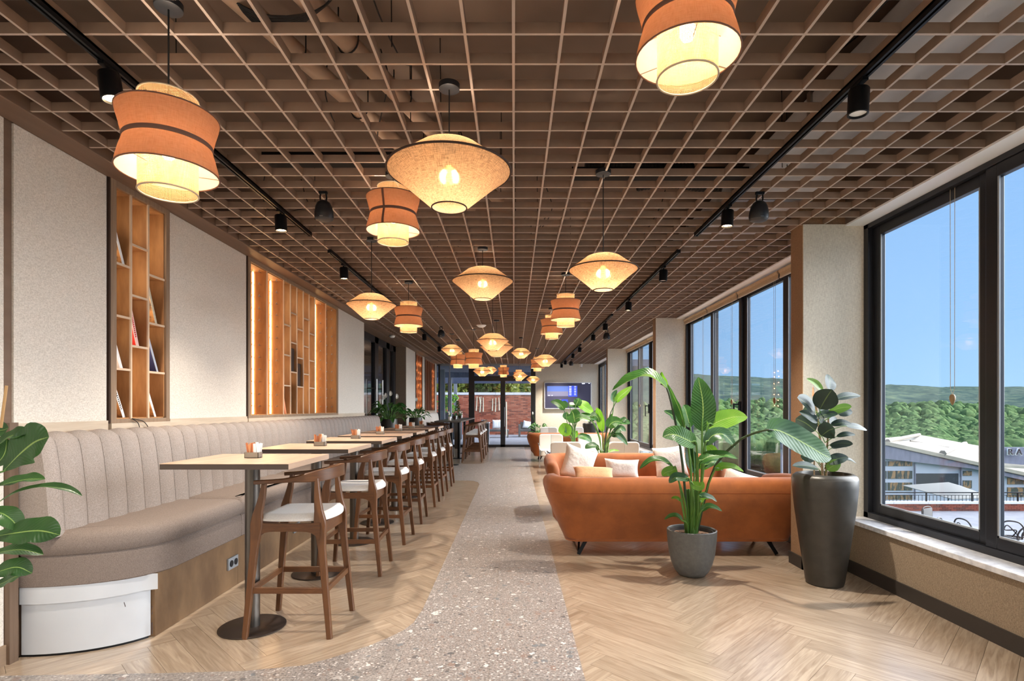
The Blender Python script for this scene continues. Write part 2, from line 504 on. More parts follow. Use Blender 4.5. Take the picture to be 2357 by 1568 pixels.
def leaf_mat(name, c1, c2, under, ribs=0.0, rough=.35, transl=.25, mid_=.7):
    m = bpy.data.materials.new(name)
    m.use_nodes = True
    n = m.node_tree
    b = n.nodes['Principled BSDF']
    out = n.nodes['Material Output']
    b.inputs['Roughness'].default_value = rough
    b.inputs['Specular IOR Level'].default_value = .42
    uv = nd(n, 'ShaderNodeUVMap'); uv.uv_map = 'UVMap'
    sx = nd(n, 'ShaderNodeSeparateXYZ'); n.links.new(uv.outputs[0], sx.inputs[0])
    au = math_node(n, 'ABSOLUTE', math_node(n, 'SUBTRACT', sx.outputs[0], .5))
    no = nd(n, 'ShaderNodeTexNoise'); no.inputs['Scale'].default_value = 5
    t = nd(n, 'ShaderNodeTexCoord'); n.links.new(t.outputs['Object'], no.inputs[0])
    r = nd(n, 'ShaderNodeValToRGB')
    r.color_ramp.elements[0].position = .35; r.color_ramp.elements[0].color = lin(c1)
    r.color_ramp.elements[1].position = .68; r.color_ramp.elements[1].color = lin(c2)
    n.links.new(no.outputs[0], r.inputs[0])
    mid = math_node(n, 'LESS_THAN', au, .022)
    mx = nd(n, 'ShaderNodeMixRGB'); n.links.new(math_node(n, 'MULTIPLY', mid, mid_), mx.inputs[0])
    n.links.new(r.outputs[0], mx.inputs[1]); mx.inputs[2].default_value = lin((150, 176, 96))
    g = nd(n, 'ShaderNodeNewGeometry')
    mu = nd(n, 'ShaderNodeMixRGB'); n.links.new(g.outputs['Backfacing'], mu.inputs[0])
    n.links.new(mx.outputs[0], mu.inputs[1]); mu.inputs[2].default_value = lin(under)
    col = mu.outputs[0]
    n.links.new(col, b.inputs['Base Color'])
    # side ribs running obliquely from the midrib
    w = math_node(n, 'SINE', math_node(n, 'MULTIPLY', math_node(n, 'SUBTRACT', sx.outputs[1], math_node(n, 'MULTIPLY', au, .35)), 110))
    bu = nd(n, 'ShaderNodeBump'); bu.inputs['Strength'].default_value = ribs; bu.inputs['Distance'].default_value = .004
    n.links.new(w, bu.inputs['Height']); n.links.new(bu.outputs[0], b.inputs['Normal'])
    tl = nd(n, 'ShaderNodeBsdfTranslucent'); 
    hs = nd(n, 'ShaderNodeHueSaturation'); hs.inputs['Value'].default_value = 1.3; hs.inputs['Saturation'].default_value = 1.05
    n.links.new(col, hs.inputs['Color']); n.links.new(hs.outputs[0], tl.inputs[0])
    ms = nd(n, 'ShaderNodeMixShader'); ms.inputs[0].default_value = transl
    n.links.new(b.outputs[0], ms.inputs[1]); n.links.new(tl.outputs[0], ms.inputs[2])
    n.links.new(ms.outputs[0], out.inputs[0])
    MATS[name] = m


leaf_mat('strelitzia_leaf', (38, 76, 30), (62, 106, 42), (110, 150, 84), ribs=.2)
leaf_mat('strelitzia_bright', (92, 140, 42), (122, 166, 60), (108, 150, 70), ribs=.15, transl=.45)
leaf_mat('strelitzia_dark', (40, 74, 42), (62, 98, 58), (96, 128, 90), ribs=.10, rough=.32, transl=.12)
leaf_mat('rubber_leaf', (26, 44, 38), (42, 62, 50), (104, 120, 84), ribs=.08, rough=.40, transl=.06, mid_=.25)
leaf_mat('rubber_leaf_green', (92, 130, 54), (116, 150, 70), (128, 150, 90), ribs=.12, rough=.3, transl=.3)
leaf_mat('fiddle_leaf', (34, 64, 30), (54, 90, 40), (98, 128, 78), ribs=.12, rough=.38, transl=.12)
leaf_mat('lily_leaf', (36, 82, 36), (70, 122, 54), (90, 130, 70), ribs=.2, rough=.35, transl=.2)
leaf_mat('tree_leaf', (96, 112, 42), (164, 162, 78), (120, 130, 60), transl=.3, rough=.6)
leaf_mat('tree_leaf_dark', (58, 84, 44), (104, 128, 68), (84, 104, 60), transl=.3, rough=.6)
leaf_mat('forest_leaf', (74, 98, 56), (128, 146, 84), (104, 122, 76), transl=.1, rough=.9)


def forest_mat(name, c1, c2, c3, sc):
    m = bpy.data.materials.new(name)
    m.use_nodes = True
    n = m.node_tree
    b = n.nodes['Principled BSDF']; b.inputs['Roughness'].default_value = 1; b.inputs['Specular IOR Level'].default_value = 0
    t = nd(n, 'ShaderNodeTexCoord')
    a = nd(n, 'ShaderNodeTexNoise'); a.inputs['Scale'].default_value = sc; a.inputs['Detail'].default_value = 6
    a.inputs['Roughness'].default_value = .7
    n.links.new(t.outputs['Object'], a.inputs[0])
    r = nd(n, 'ShaderNodeValToRGB')
    r.color_ramp.elements[0].position = .36; r.color_ramp.elements[0].color = lin(c1)
    r.color_ramp.elements[1].position = .66; r.color_ramp.elements[1].color = lin(c3)
    q = r.color_ramp.elements.new(.5); q.color = lin(c2)
    n.links.new(a.outputs[0], r.inputs[0])
    n.links.new(r.outputs[0], b.inputs['Base Color'])
    MATS[name] = m


forest_mat('hill_far', (58, 74, 72), (76, 90, 82), (100, 112, 92), .03)  # bluish tint puts the distance haze into the colour
forest_mat('hill_mid', (50, 74, 52), (68, 90, 62), (94, 112, 76), .06)


# ------------------------------------------------------------------ mesh helpers
def at(px, py, Y):
    """a point of the room seen at pixel (px, py) of the photograph, at distance Y"""
    return Vector(((px - VX) / F * Y, Y, CAMZ - (py - VY) / F * Y))


class MB:
    def __init__(self):
        self.v = []; self.f = []; self.uv = []

    def quadgrid(self, rows, closed_u=False, closed_v=False, uvs=None, flip=False):
        """rows: list of rings (lists of points) of equal length"""
        base = len(self.v); nr = len(rows); nc = len(rows[0])
        for r in rows:
            self.v.extend([tuple(p) for p in r])
        for i in range(nr - (0 if closed_v else 1)):
            for j in range(nc - (0 if closed_u else 1)):
                i2 = (i + 1) % nr; j2 = (j + 1) % nc
                q = [base + i * nc + j, base + i * nc + j2, base + i2 * nc + j2, base + i2 * nc + j]
                if uvs:
                    u = [uvs(i, j), uvs(i, j + 1), uvs(i + 1, j + 1), uvs(i + 1, j)]
                else:
                    u = [(0, 0)] * 4
                if flip:
                    q.reverse(); u.reverse()
                self.f.append(q); self.uv.append(u)
        return base

    def ngon(self, idx, flip=False):
        idx = list(idx)
        if flip:
            idx.reverse()
        self.f.append(idx); self.uv.append([(0, 0)] * len(idx))

    def box(self, x0, x1, y0, y1, z0, z1):
        if x0 > x1: x0, x1 = x1, x0
        if y0 > y1: y0, y1 = y1, y0
        if z0 > z1: z0, z1 = z1, z0
        b = len(self.v)
        self.v += [(x0, y0, z0), (x1, y0, z0), (x1, y1, z0), (x0, y1, z0), (x0, y0, z1), (x1, y0, z1), (x1, y1, z1), (x0, y1, z1)]
        for q in ((0, 3, 2, 1), (4, 5, 6, 7), (0, 1, 5, 4), (1, 2, 6, 5), (2, 3, 7, 6), (3, 0, 4, 7)):
            self.f.append([b + k for k in q]); self.uv.append([(0, 0)] * 4)
        return self

    def xbox(self, mtx, sx, sy, sz):
        """box centred at origin of a matrix"""
        b = len(self.v)
        self.box(-sx / 2, sx / 2, -sy / 2, sy / 2, -sz / 2, sz / 2)
        for k in range(b, len(self.v)):
            self.v[k] = tuple(mtx @ Vector(self.v[k]))
        return self

    def tube(self, pts, r, seg=8, caps=True):
        pts = [Vector(p) for p in pts]
        rs = r if isinstance(r, (list, tuple)) else [r] * len(pts)
        rows = []
        up = None
        for i, p in enumerate(pts):
            t = (pts[min(i + 1, len(pts) - 1)] - pts[max(i - 1, 0)])
            t = t.normalized() if t.length > 1e-9 else Vector((0, 0, 1))
            if up is None:
                up = Vector((0, 0, 1)) if abs(t.z) < .9 else Vector((1, 0, 0))
            s = t.cross(up)
            if s.length < 1e-6:
                s = t.cross(Vector((0, 1, 0)))
            s.normalize(); up = s.cross(t).normalized()
            rows.append([p + (s * cos(a) + up * sin(a)) * rs[i] for a in [2 * pi * k / seg for k in range(seg)]])
        b = self.quadgrid(rows, closed_u=True)
        if caps:
            self.ngon([b + k for k in range(seg)], flip=False)
            n = len(rows) - 1
            self.ngon([b + n * seg + k for k in range(seg)], flip=True)
        # orient outward
        return self

    def lathe(self, prof, seg=32, cx=0, cy=0, uvlen=True, a0=0, a1=2 * pi, flip=False):
        closed = abs((a1 - a0) - 2 * pi) < 1e-6
        m = seg if closed else seg + 1
        rows = []
        L = [0]
        for i in range(1, len(prof)):
            L.append(L[-1] + sqrt((prof[i][0] - prof[i - 1][0]) ** 2 + (prof[i][1] - prof[i - 1][1]) ** 2))
        rmax = max(p[0] for p in prof)
        for (r, z) in prof:
            rows.append([(cx + r * cos(a0 + (a1 - a0) * k / seg), cy + r * sin(a0 + (a1 - a0) * k / seg), z) for k in range(m)])
        self.quadgrid(rows, closed_u=closed, uvs=lambda i, j: ((a1 - a0) * j / seg * rmax, L[min(i, len(L) - 1)]), flip=flip)
        return self

    def slab(self, plan, layers, top=True, bottom=True):
        """plan: CCW polygon [(x,y)], layers [(z, inset)]"""
        n = len(plan)
        P = [Vector((p[0], p[1])) for p in plan]
        nor = []
        for i in range(n):
            a = (P[i] - P[i - 1]); b_ = (P[(i + 1) % n] - P[i])
            na = Vector((a.y, -a.x)); nb = Vector((b_.y, -b_.x))
            if na.length: na.normalize()
            if nb.length: nb.normalize()
            k = na + nb
            if k.length < 1e-6:
                k = na
            k.normalize()
            d = max(.35, k.dot(na))
            nor.append(k / d)
        rows = []
        for z, ins in layers:
            rows.append([(P[i].x - nor[i].x * ins, P[i].y - nor[i].y * ins, z) for i in range(n)])
        b = self.quadgrid(rows, closed_u=True, uvs=lambda i, j: (j / n, i / len(layers)))
        if bottom:
            self.ngon([b + k for k in range(n)], flip=True)
        if top:
            self.ngon([b + (len(rows) - 1) * n + k for k in range(n)])
        return self

    def ribbon(self, pts, sizes, up=(0, 0, 1), ups=None):
        """rectangular-section bar along pts; sizes (w,h): w across, h along up"""
        pts = [Vector(p) for p in pts]
        rows = []
        for i, p in enumerate(pts):
            t = (pts[min(i + 1, len(pts) - 1)] - pts[max(i - 1, 0)]).normalized()
            U = Vector(ups[i]) if ups else Vector(up)
            s = t.cross(U).normalized()
            U = s.cross(t).normalized()
            w, h = sizes[i] if isinstance(sizes, list) else sizes
            c = min(w, h) * .18
            rows.append([p + s * a + U * b for a, b in ((-w / 2 + c, -h / 2), (w / 2 - c, -h / 2), (w / 2, -h / 2 + c), (w / 2, h / 2 - c),
                                                        (w / 2 - c, h / 2), (-w / 2 + c, h / 2), (-w / 2, h / 2 - c), (-w / 2, -h / 2 + c))])
        b = self.quadgrid(rows, closed_u=True)
        self.ngon([b + k for k in range(8)], flip=False)
        self.ngon([b + (len(rows) - 1) * 8 + k for k in range(8)], flip=True)
        return self

    def mesh(self, name, smooth=True, angle=38):
        me = bpy.data.meshes.new(name)
        me.from_pydata(self.v, [], self.f)
        ul = me.uv_layers.new(name='UVMap')
        k = 0
        flat = []
        for u in self.uv:
            for c in u:
                flat.extend(c)
        ul.data.foreach_set('uv', flat)
        me.validate()
        if smooth:
            me.polygons.foreach_set('use_smooth', [True] * len(me.polygons))
            me.set_sharp_from_angle(angle=radians(angle))
        me.update()
        return me


def fix_normals(me):
    import bmesh
    bm = bmesh.new(); bm.from_mesh(me)
    bmesh.ops.recalc_face_normals(bm, faces=bm.faces)
    bm.to_mesh(me); bm.free()


def put(name, me, parent=None, loc=(0, 0, 0), rot=None, m=None, bevel=0, label=None):
    if isinstance(me, MB):
        me = me.mesh(name); fix_normals(me)
    if m is not None and not me.materials:
        me.materials.append(MATS[m])
    o = bpy.data.objects.new(name, me)
    COL.objects.link(o)
    o.location = loc
    if rot is not None:
        o.rotation_euler = rot
    if parent is not None:
        o.parent = parent
    if bevel:
        bm_ = o.modifiers.new('bevel', 'BEVEL'); bm_.width = bevel; bm_.segments = 2; bm_.limit_method = 'ANGLE'
    if label:
        o['label'] = label
    return o


def raw(name, mb, m, parent=None, label=None):
    """keep the winding as built (one-sided cloth, leaves)"""
    me = mb.mesh(name)
    me.materials.append(MATS[m])
    return put(name, me, parent, label=label)


def thing(name, label, cat, loc=(0, 0, 0), rz=0, group=None):
    o = bpy.data.objects.new(name, None)
    o.empty_display_size = .1
    COL.objects.link(o)
    o.location = loc; o.rotation_euler = (0, 0, rz)
    o['label'] = label; o['category'] = cat
    if group:
        o['group'] = group
    return o


def tag(o, label, cat, group=None):
    o['label'] = label; o['category'] = cat
    if group:
        o['group'] = group
    return o


def struct(name, mb, m, **kw):
    o = put(name, mb, m=m, **kw)
    o['kind'] = 'structure'
    return o


def struct_empty(name, loc=(0, 0, 0)):
    o = bpy.data.objects.new(name, None); COL.objects.link(o); o.location = loc
    o['kind'] = 'structure'
    return o


KIDS = {}


def copy_tree(src, label=None, group=None, loc=None, rz=None):
    c = src.copy(); COL.objects.link(c)
    if loc is not None: c.location = loc
    if rz is not None: c.rotation_euler = (0, 0, rz)
    if label: c['label'] = label
    if group: c['group'] = group
    for ch in list(src.children):
        k = ch.copy(); COL.objects.link(k); k.parent = c
        for g in list(ch.children):
            q = g.copy(); COL.objects.link(q); q.parent = k
    return c


def bx(x0, x1, y0, y1, z0, z1):
    return MB().box(x0, x1, y0, y1, z0, z1)


def smooth_path(pts, n=24):
    """Catmull-Rom through points"""
    P = [Vector(p) for p in pts]
    if len(P) == 2:
        return [P[0].lerp(P[1], i / (n - 1)) for i in range(n)]
    P = [P[0] * 2 - P[1]] + P + [P[-1] * 2 - P[-2]]
    out = []
    segs = len(P) - 3
    for i in range(n):
        t = i / (n - 1) * segs
        k = min(int(t), segs - 1); u = t - k
        a, b, c, d = P[k:k + 4]
        out.append(.5 * ((2 * b) + (c - a) * u + (2 * a - 5 * b + 4 * c - d) * u * u + (3 * b - a - 3 * c + d) * u ** 3))
    return out

# ================================================================== ROOM SHELL
XL, XR, XG, H, YE, YB = -2.80, 2.895, 3.06, 3.02, 20.0, -2.2

# ---- floor with herringbone planks and the terrazzo lane
floor = struct('floor', bx(XL - .35, XG + .2, YB, YE, -.14, -.022), 'floor_base')
floor['kind'] = 'structure'


def clip_poly(poly, x0, x1, y0, y1):
    def clip(pl, f, inter):
        out = []
        for i in range(len(pl)):
            a, b = pl[i - 1], pl[i]
            fa, fb = f(a), f(b)
            if fa != fb:
                out.append(inter(a, b))
            if fb:
                out.append(b)
        return out
    def ix(x):
        return lambda a, b: (x, a[1] + (b[1] - a[1]) * (x - a[0]) / (b[0] - a[0]))
    def iy(y):
        return lambda a, b: (a[0] + (b[0] - a[0]) * (y - a[1]) / (b[1] - a[1]), y)
    for f, g in ((lambda p: p[0] >= x0, ix(x0)), (lambda p: p[0] <= x1, ix(x1)), (lambda p: p[1] >= y0, iy(y0)), (lambda p: p[1] <= y1, iy(y1))):
        if not poly:
            return poly
        poly = clip(poly, f, g)
    return poly


PW, PL = .152, 6
ISQ = 1 / sqrt(2)


def rot45(x, y):
    # lattice (x, y) in plank widths -> world, planks at +-45 degrees
    return ((x - y) * ISQ * PW + 2.461, (x + y) * ISQ * PW + 3.36)


def in_lane(x, y):
    if -.62 < x < .35: return True
    if x <= -.62 and y < 2.8: return True
    if x <= -.75 and 10.9 < y < 13.85: return True
    return False


planks = []
for k in range(-190, 260):
    for m_ in range(-12, 14):
        for kind in (0, 1):
            if kind == 0:
                x0, y0 = k + PL * m_, k - PL * m_
                R = (x0, y0, x0 + PL, y0 + 1)
            else:
                x0, y0 = k + PL * m_, k - PL * m_ + 1
                R = (x0, y0, x0 + 1, y0 + PL)
            g = .005
            c = [rot45(R[0] + g, R[1] + g), rot45(R[2] - g, R[1] + g), rot45(R[2] - g, R[3] - g), rot45(R[0] + g, R[3] - g)]
            cx = sum(p[0] for p in c) / 4; cy = sum(p[1] for p in c) / 4
            if not (XL - .9 < cx < XR + .9 and YB - .6 < cy < YE + .5):
                continue
            if all(in_lane(*p) for p in c) and in_lane(cx, cy):
                continue
            pl = clip_poly(c, XL + .003, XR - .003, YB + .01, YE - .01)
            if len(pl) < 3:
                continue
            # uv frame: along the plank
            if kind == 0:
                du = Vector((ISQ, ISQ)); dv = Vector((-ISQ, ISQ))
            else:
                du = Vector((-ISQ, ISQ)); dv = Vector((ISQ, ISQ))
            planks.append((cy, cx, pl, du, dv))


def plank_geo(mb, pl, du, dv, tone, rnd, tones):
    n = len(pl); b = len(mb.v)
    for z, ins in ((-.02, 0), (0, 0)):
        for p in pl:
            mb.v.append((p[0], p[1], z))
    o = Vector(pl[0])
    def uvof(p):
        d = Vector((p[0], p[1])) - o
        return (d.dot(du) + rnd[0], d.dot(dv) + rnd[1])
    mb.f.append([b + n + i for i in range(n)]); mb.uv.append([uvof(p) for p in pl])
    tones.append(tone)
    for i in range(n):
        j = (i + 1) % n
        mb.f.append([b + i, b + j, b + n + j, b + n + i]); mb.uv.append([uvof(pl[i]), uvof(pl[j]), uvof(pl[j]), uvof(pl[i])])
        tones.append(tone)


def tone_mesh(mb, tones):
    me = mb.mesh('plank', smooth=False)
    at_ = me.attributes.new('tone', 'FLOAT', 'FACE')
    at_.data.foreach_set('value', tones)
    me.materials.append(MATS['oak_plank'])
    return me


def vis(y, x):
    if y < 2.3: return False
    return abs(x) / y < 1.02


planks.sort(key=lambda q: q[0] + .3 * abs(q[1]))
far = MB(); fart = []
cnt = 0
for cy, cx, pl, du, dv in planks:
    a = 0
    for i in range(len(pl)):
        a += pl[i - 1][0] * pl[i][1] - pl[i][0] * pl[i - 1][1]
    if a < 0: pl = pl[::-1]
    tone = random.random(); rnd = (random.uniform(0, 60), random.uniform(0, 60))
    if vis(cy, cx) and cnt < 290:
        mb = MB(); ts = []
        plank_geo(mb, pl, du, dv, tone, rnd, ts)
        put('floor_plank', tone_mesh(mb, ts), floor)
        cnt += 1
    else:
        plank_geo(far, pl, du, dv, tone, rnd, fart)
o = put('floor_planks', tone_mesh(far, fart), floor)
o['kind'] = 'stuff'

# terrazzo region polygons -> large format tiles
lane = [(-.64, YB), (.37, YB), (.37, YE), (-.64, YE)]
fan = [(-2.79, YB), (-.64, YB), (-.64, 3.95), (-.643, 3.82), (-.66, 3.62), (-.70, 3.50), (-.76, 3.40), (-.86, 3.27), (-1.04, 3.10),
       (-1.15, 3.02), (-1.45, 2.955), (-1.9, 2.93), (-2.79, 2.90)]
branch = [(-2.79, 10.75), (-.90, 10.75), (-.78, 10.68), (-.69, 10.5), (-.64, 10.2), (-.64, 14.7), (-.66, 14.45), (-.72, 14.2), (-.82, 14.02), (-1.0, 13.96), (-2.79, 13.96)]
for poly in (lane, fan, branch):
    xs = [-2.79, -2.155, -1.65, -1.145, -.64, -.135, .37]
    for i in range(len(xs) - 1):
        y = YB
        while y < YE:
            y1 = min(y + 1.01, YE)
            pl = clip_poly(poly, xs[i] + .0008, xs[i + 1] - .0008, y + .0008, y1 - .0008)
            if len(pl) >= 3:
                ar = abs(sum(pl[k - 1][0] * pl[k][1] - pl[k][0] * pl[k - 1][1] for k in range(len(pl)))) / 2
                if ar > .002:
                    mb = MB(); n = len(pl)
                    # drop duplicates
                    q = []
                    for p in pl:
                        if not q or (abs(p[0] - q[-1][0]) + abs(p[1] - q[-1][1])) > 1e-5: q.append(p)
                    if sum(q[k - 1][0] * q[k][1] - q[k][0] * q[k - 1][1] for k in range(len(q))) < 0: q = q[::-1]
                    b = 0
                    n = len(q)
                    mb.v = [(p[0], p[1], -.018) for p in q] + [(p[0], p[1], .0025) for p in q]
                    mb.f = [list(range(n, 2 * n))] + [[k, (k + 1) % n, n + (k + 1) % n, n + k] for k in range(n)]
                    mb.uv = [[(0, 0)] * n] + [[(0, 0)] * 4] * n
                    me = mb.mesh('terrazzo_tile', smooth=False); me.materials.append(MATS['terrazzo'])
                    put('terrazzo_tile', me, floor)
            y = y1

# ---- ceiling: slab, open timber lattice below it
ceiling = struct('ceiling', bx(XL - .3, XG + .2, YB, YE + .1, 3.62, 3.75), 'slab')
LT, LH = .013, .048
ly = 2.788
while ly > YB + .3: ly -= .2063
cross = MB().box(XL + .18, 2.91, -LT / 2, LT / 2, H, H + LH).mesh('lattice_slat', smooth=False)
cross.materials.append(MATS['lattice']); cross.materials.append(MATS['lattice_lit_edge']); cross.polygons[0].material_index = 1
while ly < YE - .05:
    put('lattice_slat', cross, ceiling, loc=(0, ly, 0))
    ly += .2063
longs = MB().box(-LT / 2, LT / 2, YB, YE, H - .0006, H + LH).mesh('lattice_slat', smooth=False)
longs.materials.append(MATS['lattice']); longs.materials.append(MATS['lattice_lit_edge']); longs.polygons[0].material_index = 1
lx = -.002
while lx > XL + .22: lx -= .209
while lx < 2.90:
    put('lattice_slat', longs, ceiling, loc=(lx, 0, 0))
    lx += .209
put('perimeter_band', bx(XL, XL + .18, YB, YE, 3.005, 3.12), ceiling, m='lattice_band', bevel=.006)
put('side_lining', bx(XL - .02, XL, YB, YE, 3.12, 3.62), ceiling, m='slab')
put('window_soffit', bx(2.905, XG + .02, YB, YE, 3.006, 3.022), ceiling, m='soffit_white', bevel=.002)
put('soffit_upstand', bx(2.905, 2.925, YB, YE, 3.022, 3.62), ceiling, m='slab')

# services in the void above the lattice
for i, (a, b_) in enumerate((((-1.75, 1.3, 3.36), (-.42, 5.4, 3.36)), ((-1.42, 1.3, 3.36), (-.14, 5.2, 3.36)))):
    mb = MB().tube([a, b_], .052, 16)
    A = Vector(a); B = Vector(b_)
    p = put('service_pipe', mb, m='pipe_brown')
    tag(p, ('left' if i == 0 else 'right') + ' of the two fat round pipes above the lattice, upper left', 'pipe')
    for t in (.42, .56, .74):
        c = A.lerp(B, t); d = (B - A).normalized(); s = d.cross(Vector((0, 0, 1))).normalized()
        hb = MB().tube([c + (s * cos(q) + Vector((0, 0, 1)) * sin(q)) * .062 for q in [pi + pi * k / 10 for k in range(11)]], .005, 6)
        hb.tube([c + s * .062, c + s * .062 + Vector((0, 0, .2))], .004, 6)
        hb.tube([c - s * .062, c - s * .062 + Vector((0, 0, .2))], .004, 6)
        put('pipe_hanger', hb, p, m='cord_black')
d = thing('air_duct', 'long pale grey flat duct above the lattice on the window side', 'duct', (2.15, 4.2, 3.15))
dl = MB().box(-.32, .32, -3.2, 6.2, 0, .2)
put('duct_body', dl, d, m='duct_light', bevel=.01)
for y in (-2.0, -.8, .4, 1.6, 2.8, 4.0, 5.2):
    put('duct_joint', bx(-.335, .335, y - .02, y + .02, -.012, .21), d, m='bracket_steel')
for x, y, y1, nm in ((-1.1, 4.05, 4.12, 'dark flat cable tray crossing above the round pipes'), (1.2, 4.3, 4.42, 'dark flat cable tray above the track on the window side')):
    w = thing('cable_tray', nm, 'cable tray', (x, y, 3.22))
    put('tray_body', bx(-.75, .75, 0, .10, 0, .05), w, m='dark_duct')
    put('tray_lip', bx(-.75, .75, -.008, .0, 0, .07), w, m='black_metal')
# flexible ribbed ducts
for k, (x, y) in enumerate(((1.55, 4.9), (1.05, 4.65))):
    rb = MB()
    rows = []
    for i in range(61):
        xx = x - .45 + .9 * i / 60
        r = .075 + .008 * (i % 2)
        rows.append([(xx, y + r * cos(a), 3.42 + .03 * sin(i * .09) + r * sin(a)) for a in [2 * pi * q / 12 for q in range(12)]])
    b = rb.quadgrid(rows, closed_u=True)
    rb.ngon([b + q for q in range(12)]); rb.ngon([b + 60 * 12 + q for q in range(12)], True)
    o = put('flexible_duct', rb, m='dark_duct')
    tag(o, 'dark ribbed flexible duct above the lattice, ' + ('nearer the windows' if k == 0 else 'further from the windows'), 'duct')
# dangling cables and threaded rods (uncountable tangle above the lattice)
cb = MB()
rnd = random.Random(5)
for i in range(70):
    x = rnd.uniform(-2.5, 2.6); y = rnd.uniform(1.8, 12)
    if rnd.random() < .55:
        cb.tube([(x, y, 3.62), (x + .005, y, H + .05)], .003, 5)
    else:
        cb.tube(smooth_path([(x, y, 3.6), (x + rnd.uniform(-.1, .1), y + rnd.uniform(-.1, .2), 3.35), (x + rnd.uniform(-.25, .25), y + rnd.uniform(.2, .6), 3.25), (x + rnd.uniform(-.3, .3), y + rnd.uniform(.6, 1.2), 3.55)], 14), .0045, 5)
for i in range(7):
    cb.tube(smooth_path([(-1.45 + i * .01, 2.55, 3.4), (-1.2, 2.62 + .015 * i, 3.28 - .004 * i), (-.9, 2.6, 3.3), (-.75, 2.5 + i * .01, 3.45)], 14), .006, 5)
o = put('cable_tangle', cb, m='cord_black'); o['kind'] = 'stuff'
tag(o, 'thin dark cables and hanger rods in the void above the ceiling lattice', 'cables')

# ---- left wall
N1 = (3.865, 4.417); N2 = (5.836, 8.70); DR = (10.31, 14.34); N3 = (15.73, 16.77); N4 = (17.35, 19.4)
NB, NT = 1.335, 2.965
wl = MB()
for y0, y1 in ((YB, N1[0] - .07), (N1[1] + .055, N2[0] - .05), (N2[1] + .06, DR[0]), (DR[1], N3[0]), (N3[1], N4[0]), (N4[1], YE + .1)):
    wl.box(XL - .33, XL - .012, y0, y1, 0, 3.03)
for y0, y1 in ((N1[0] - .07, N1[1] + .055), (N2[0] - .05, N2[1] + .06), N3, N4):
    wl.box(XL - .33, XL - .012, y0, y1, 0, NB - .03)
    wl.box(XL - .33, XL - .012, y0, y1, NT + .02, 3.03)
    wl.box(XL - .33, XL - .23, y0, y1, NB - .03, NT + .02)
wall_left = struct('wall_left', wl, 'lattice_band')
for y0, y1, m_ in ((YB, 3.03, 'wall_fabric'), (3.085, N1[0] - .07, 'wall_fabric'), (N1[1] + .055, N2[0] - .05, 'wall_fabric'), (N2[1] + .06, DR[0], 'wall_fabric')):
    z0 = .1 if y0 < 0 else 1.325
    put('fabric_panel', bx(XL - .012, XL, y0 + .003, y1 - .003, z0, 3.005), wall_left, m=m_)
    if y0 > 0:
        put('panel_rail', bx(XL - .012, XL + .012, y0 + .003, y1 - .003, 1.2, 1.325), wall_left, m='rail_wood')
for y0, y1 in ((DR[1], N3[0]), (N3[1], N4[0]), (N4[1], YE)):
    put('fabric_panel', bx(XL - .012, XL, y0 + .003, y1 - .003, .1, 3.005), wall_left, m='wall_fabric')
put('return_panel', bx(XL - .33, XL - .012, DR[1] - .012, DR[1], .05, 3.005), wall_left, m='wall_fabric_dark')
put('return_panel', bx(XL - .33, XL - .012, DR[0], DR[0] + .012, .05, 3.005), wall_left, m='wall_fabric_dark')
struct('baseboard_left', bx(XL - .012, XL + .012, YB, 3.03, 0, .11), 'skirting_wood')
struct('trim_1', bx(XL - .012, XL + .03, 3.03, 3.085, 0, 1.33), 'trim_brown')

# glazed door set in the recess
XD = XL - .33
d1 = struct_empty('door_1', (XD, 0, 0))
for y0, y1 in ((10.31, 10.4), (12.2, 12.5), (13.3, 13.6), (14.07, 14.33)):
    put('door_post', bx(-.03, .06, y0, y1, 0, 3.0), d1, m='frame_metal')
put('door_header', bx(-.03, .06, 10.31, 14.33, 2.86, 3.0), d1, m='frame_metal')
put('door_sill', bx(-.03, .06, 10.31, 14.33, 0, .05), d1, m='frame_metal')
for y0, y1 in ((10.4, 12.2), (12.5, 13.3), (13.6, 14.07)):
    put('glass_pane', bx(.005, .017, y0, y1, .05, 2.86), d1, m='door_glass')
for y in (12.08, 12.62):
    g = MB().tube([(.12, y, .75), (.12, y, 2.05)], .018, 10)
    g.tube([(.0, y, .95), (.12, y, .95)], .012, 8); g.tube([(.0, y, 1.85), (.12, y, 1.85)], .012, 8)
    put('pull_handle', g, d1, m='bracket_steel')
put('recess_ceiling', bx(XD - .1, XL - .01, DR[0] - .02, DR[1] + .02, 3.0, 3.12), wall_left, m='lattice_band')
put('recess_lining', bx(XD - .1, XD - .05, DR[0], DR[1], 3.1, 3.62), wall_left, m='slab')
# corridor behind the glazed door
cr_ = MB().box(XD - 2.4, XD - .1, 10.0, 10.1, 0, 3.0).box(XD - 2.5, XD - 2.4, 10.0, 16.5, 0, 3.0).box(XD - 2.4, XD - .1, 16.4, 16.5, 0, 3.0)
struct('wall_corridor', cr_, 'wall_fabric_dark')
struct('trim_2', MB().box(XD - 2.4, XD - .1, 10.1, 16.4, -.02, 0.0).box(XD - 2.4, XD - .1, 10.1, 16.4, 2.98, 3.05), 'lattice')
pw = thing('corridor_window_bank', 'bright framed panels glimpsed through the dark glazed door on the left', 'panel', (XD - 1.2, 15.9, 0))
put('lit_panel', bx(-.55, .55, 0, .03, 1.25, 1.85), pw, m='paper_white')
put('lit_panel', bx(-.55, .55, 0, .03, 2.0, 2.4), pw, m='fascia_grey')
put('panel_bar', bx(-.6, .6, -.02, .0, 1.87, 1.98), pw, m='black_metal')
add_light('corridor_lamp', 'POINT', (XD - 1.2, 14.0, 2.7), 18, (1, .9, .8), shadow_soft_size=.1)

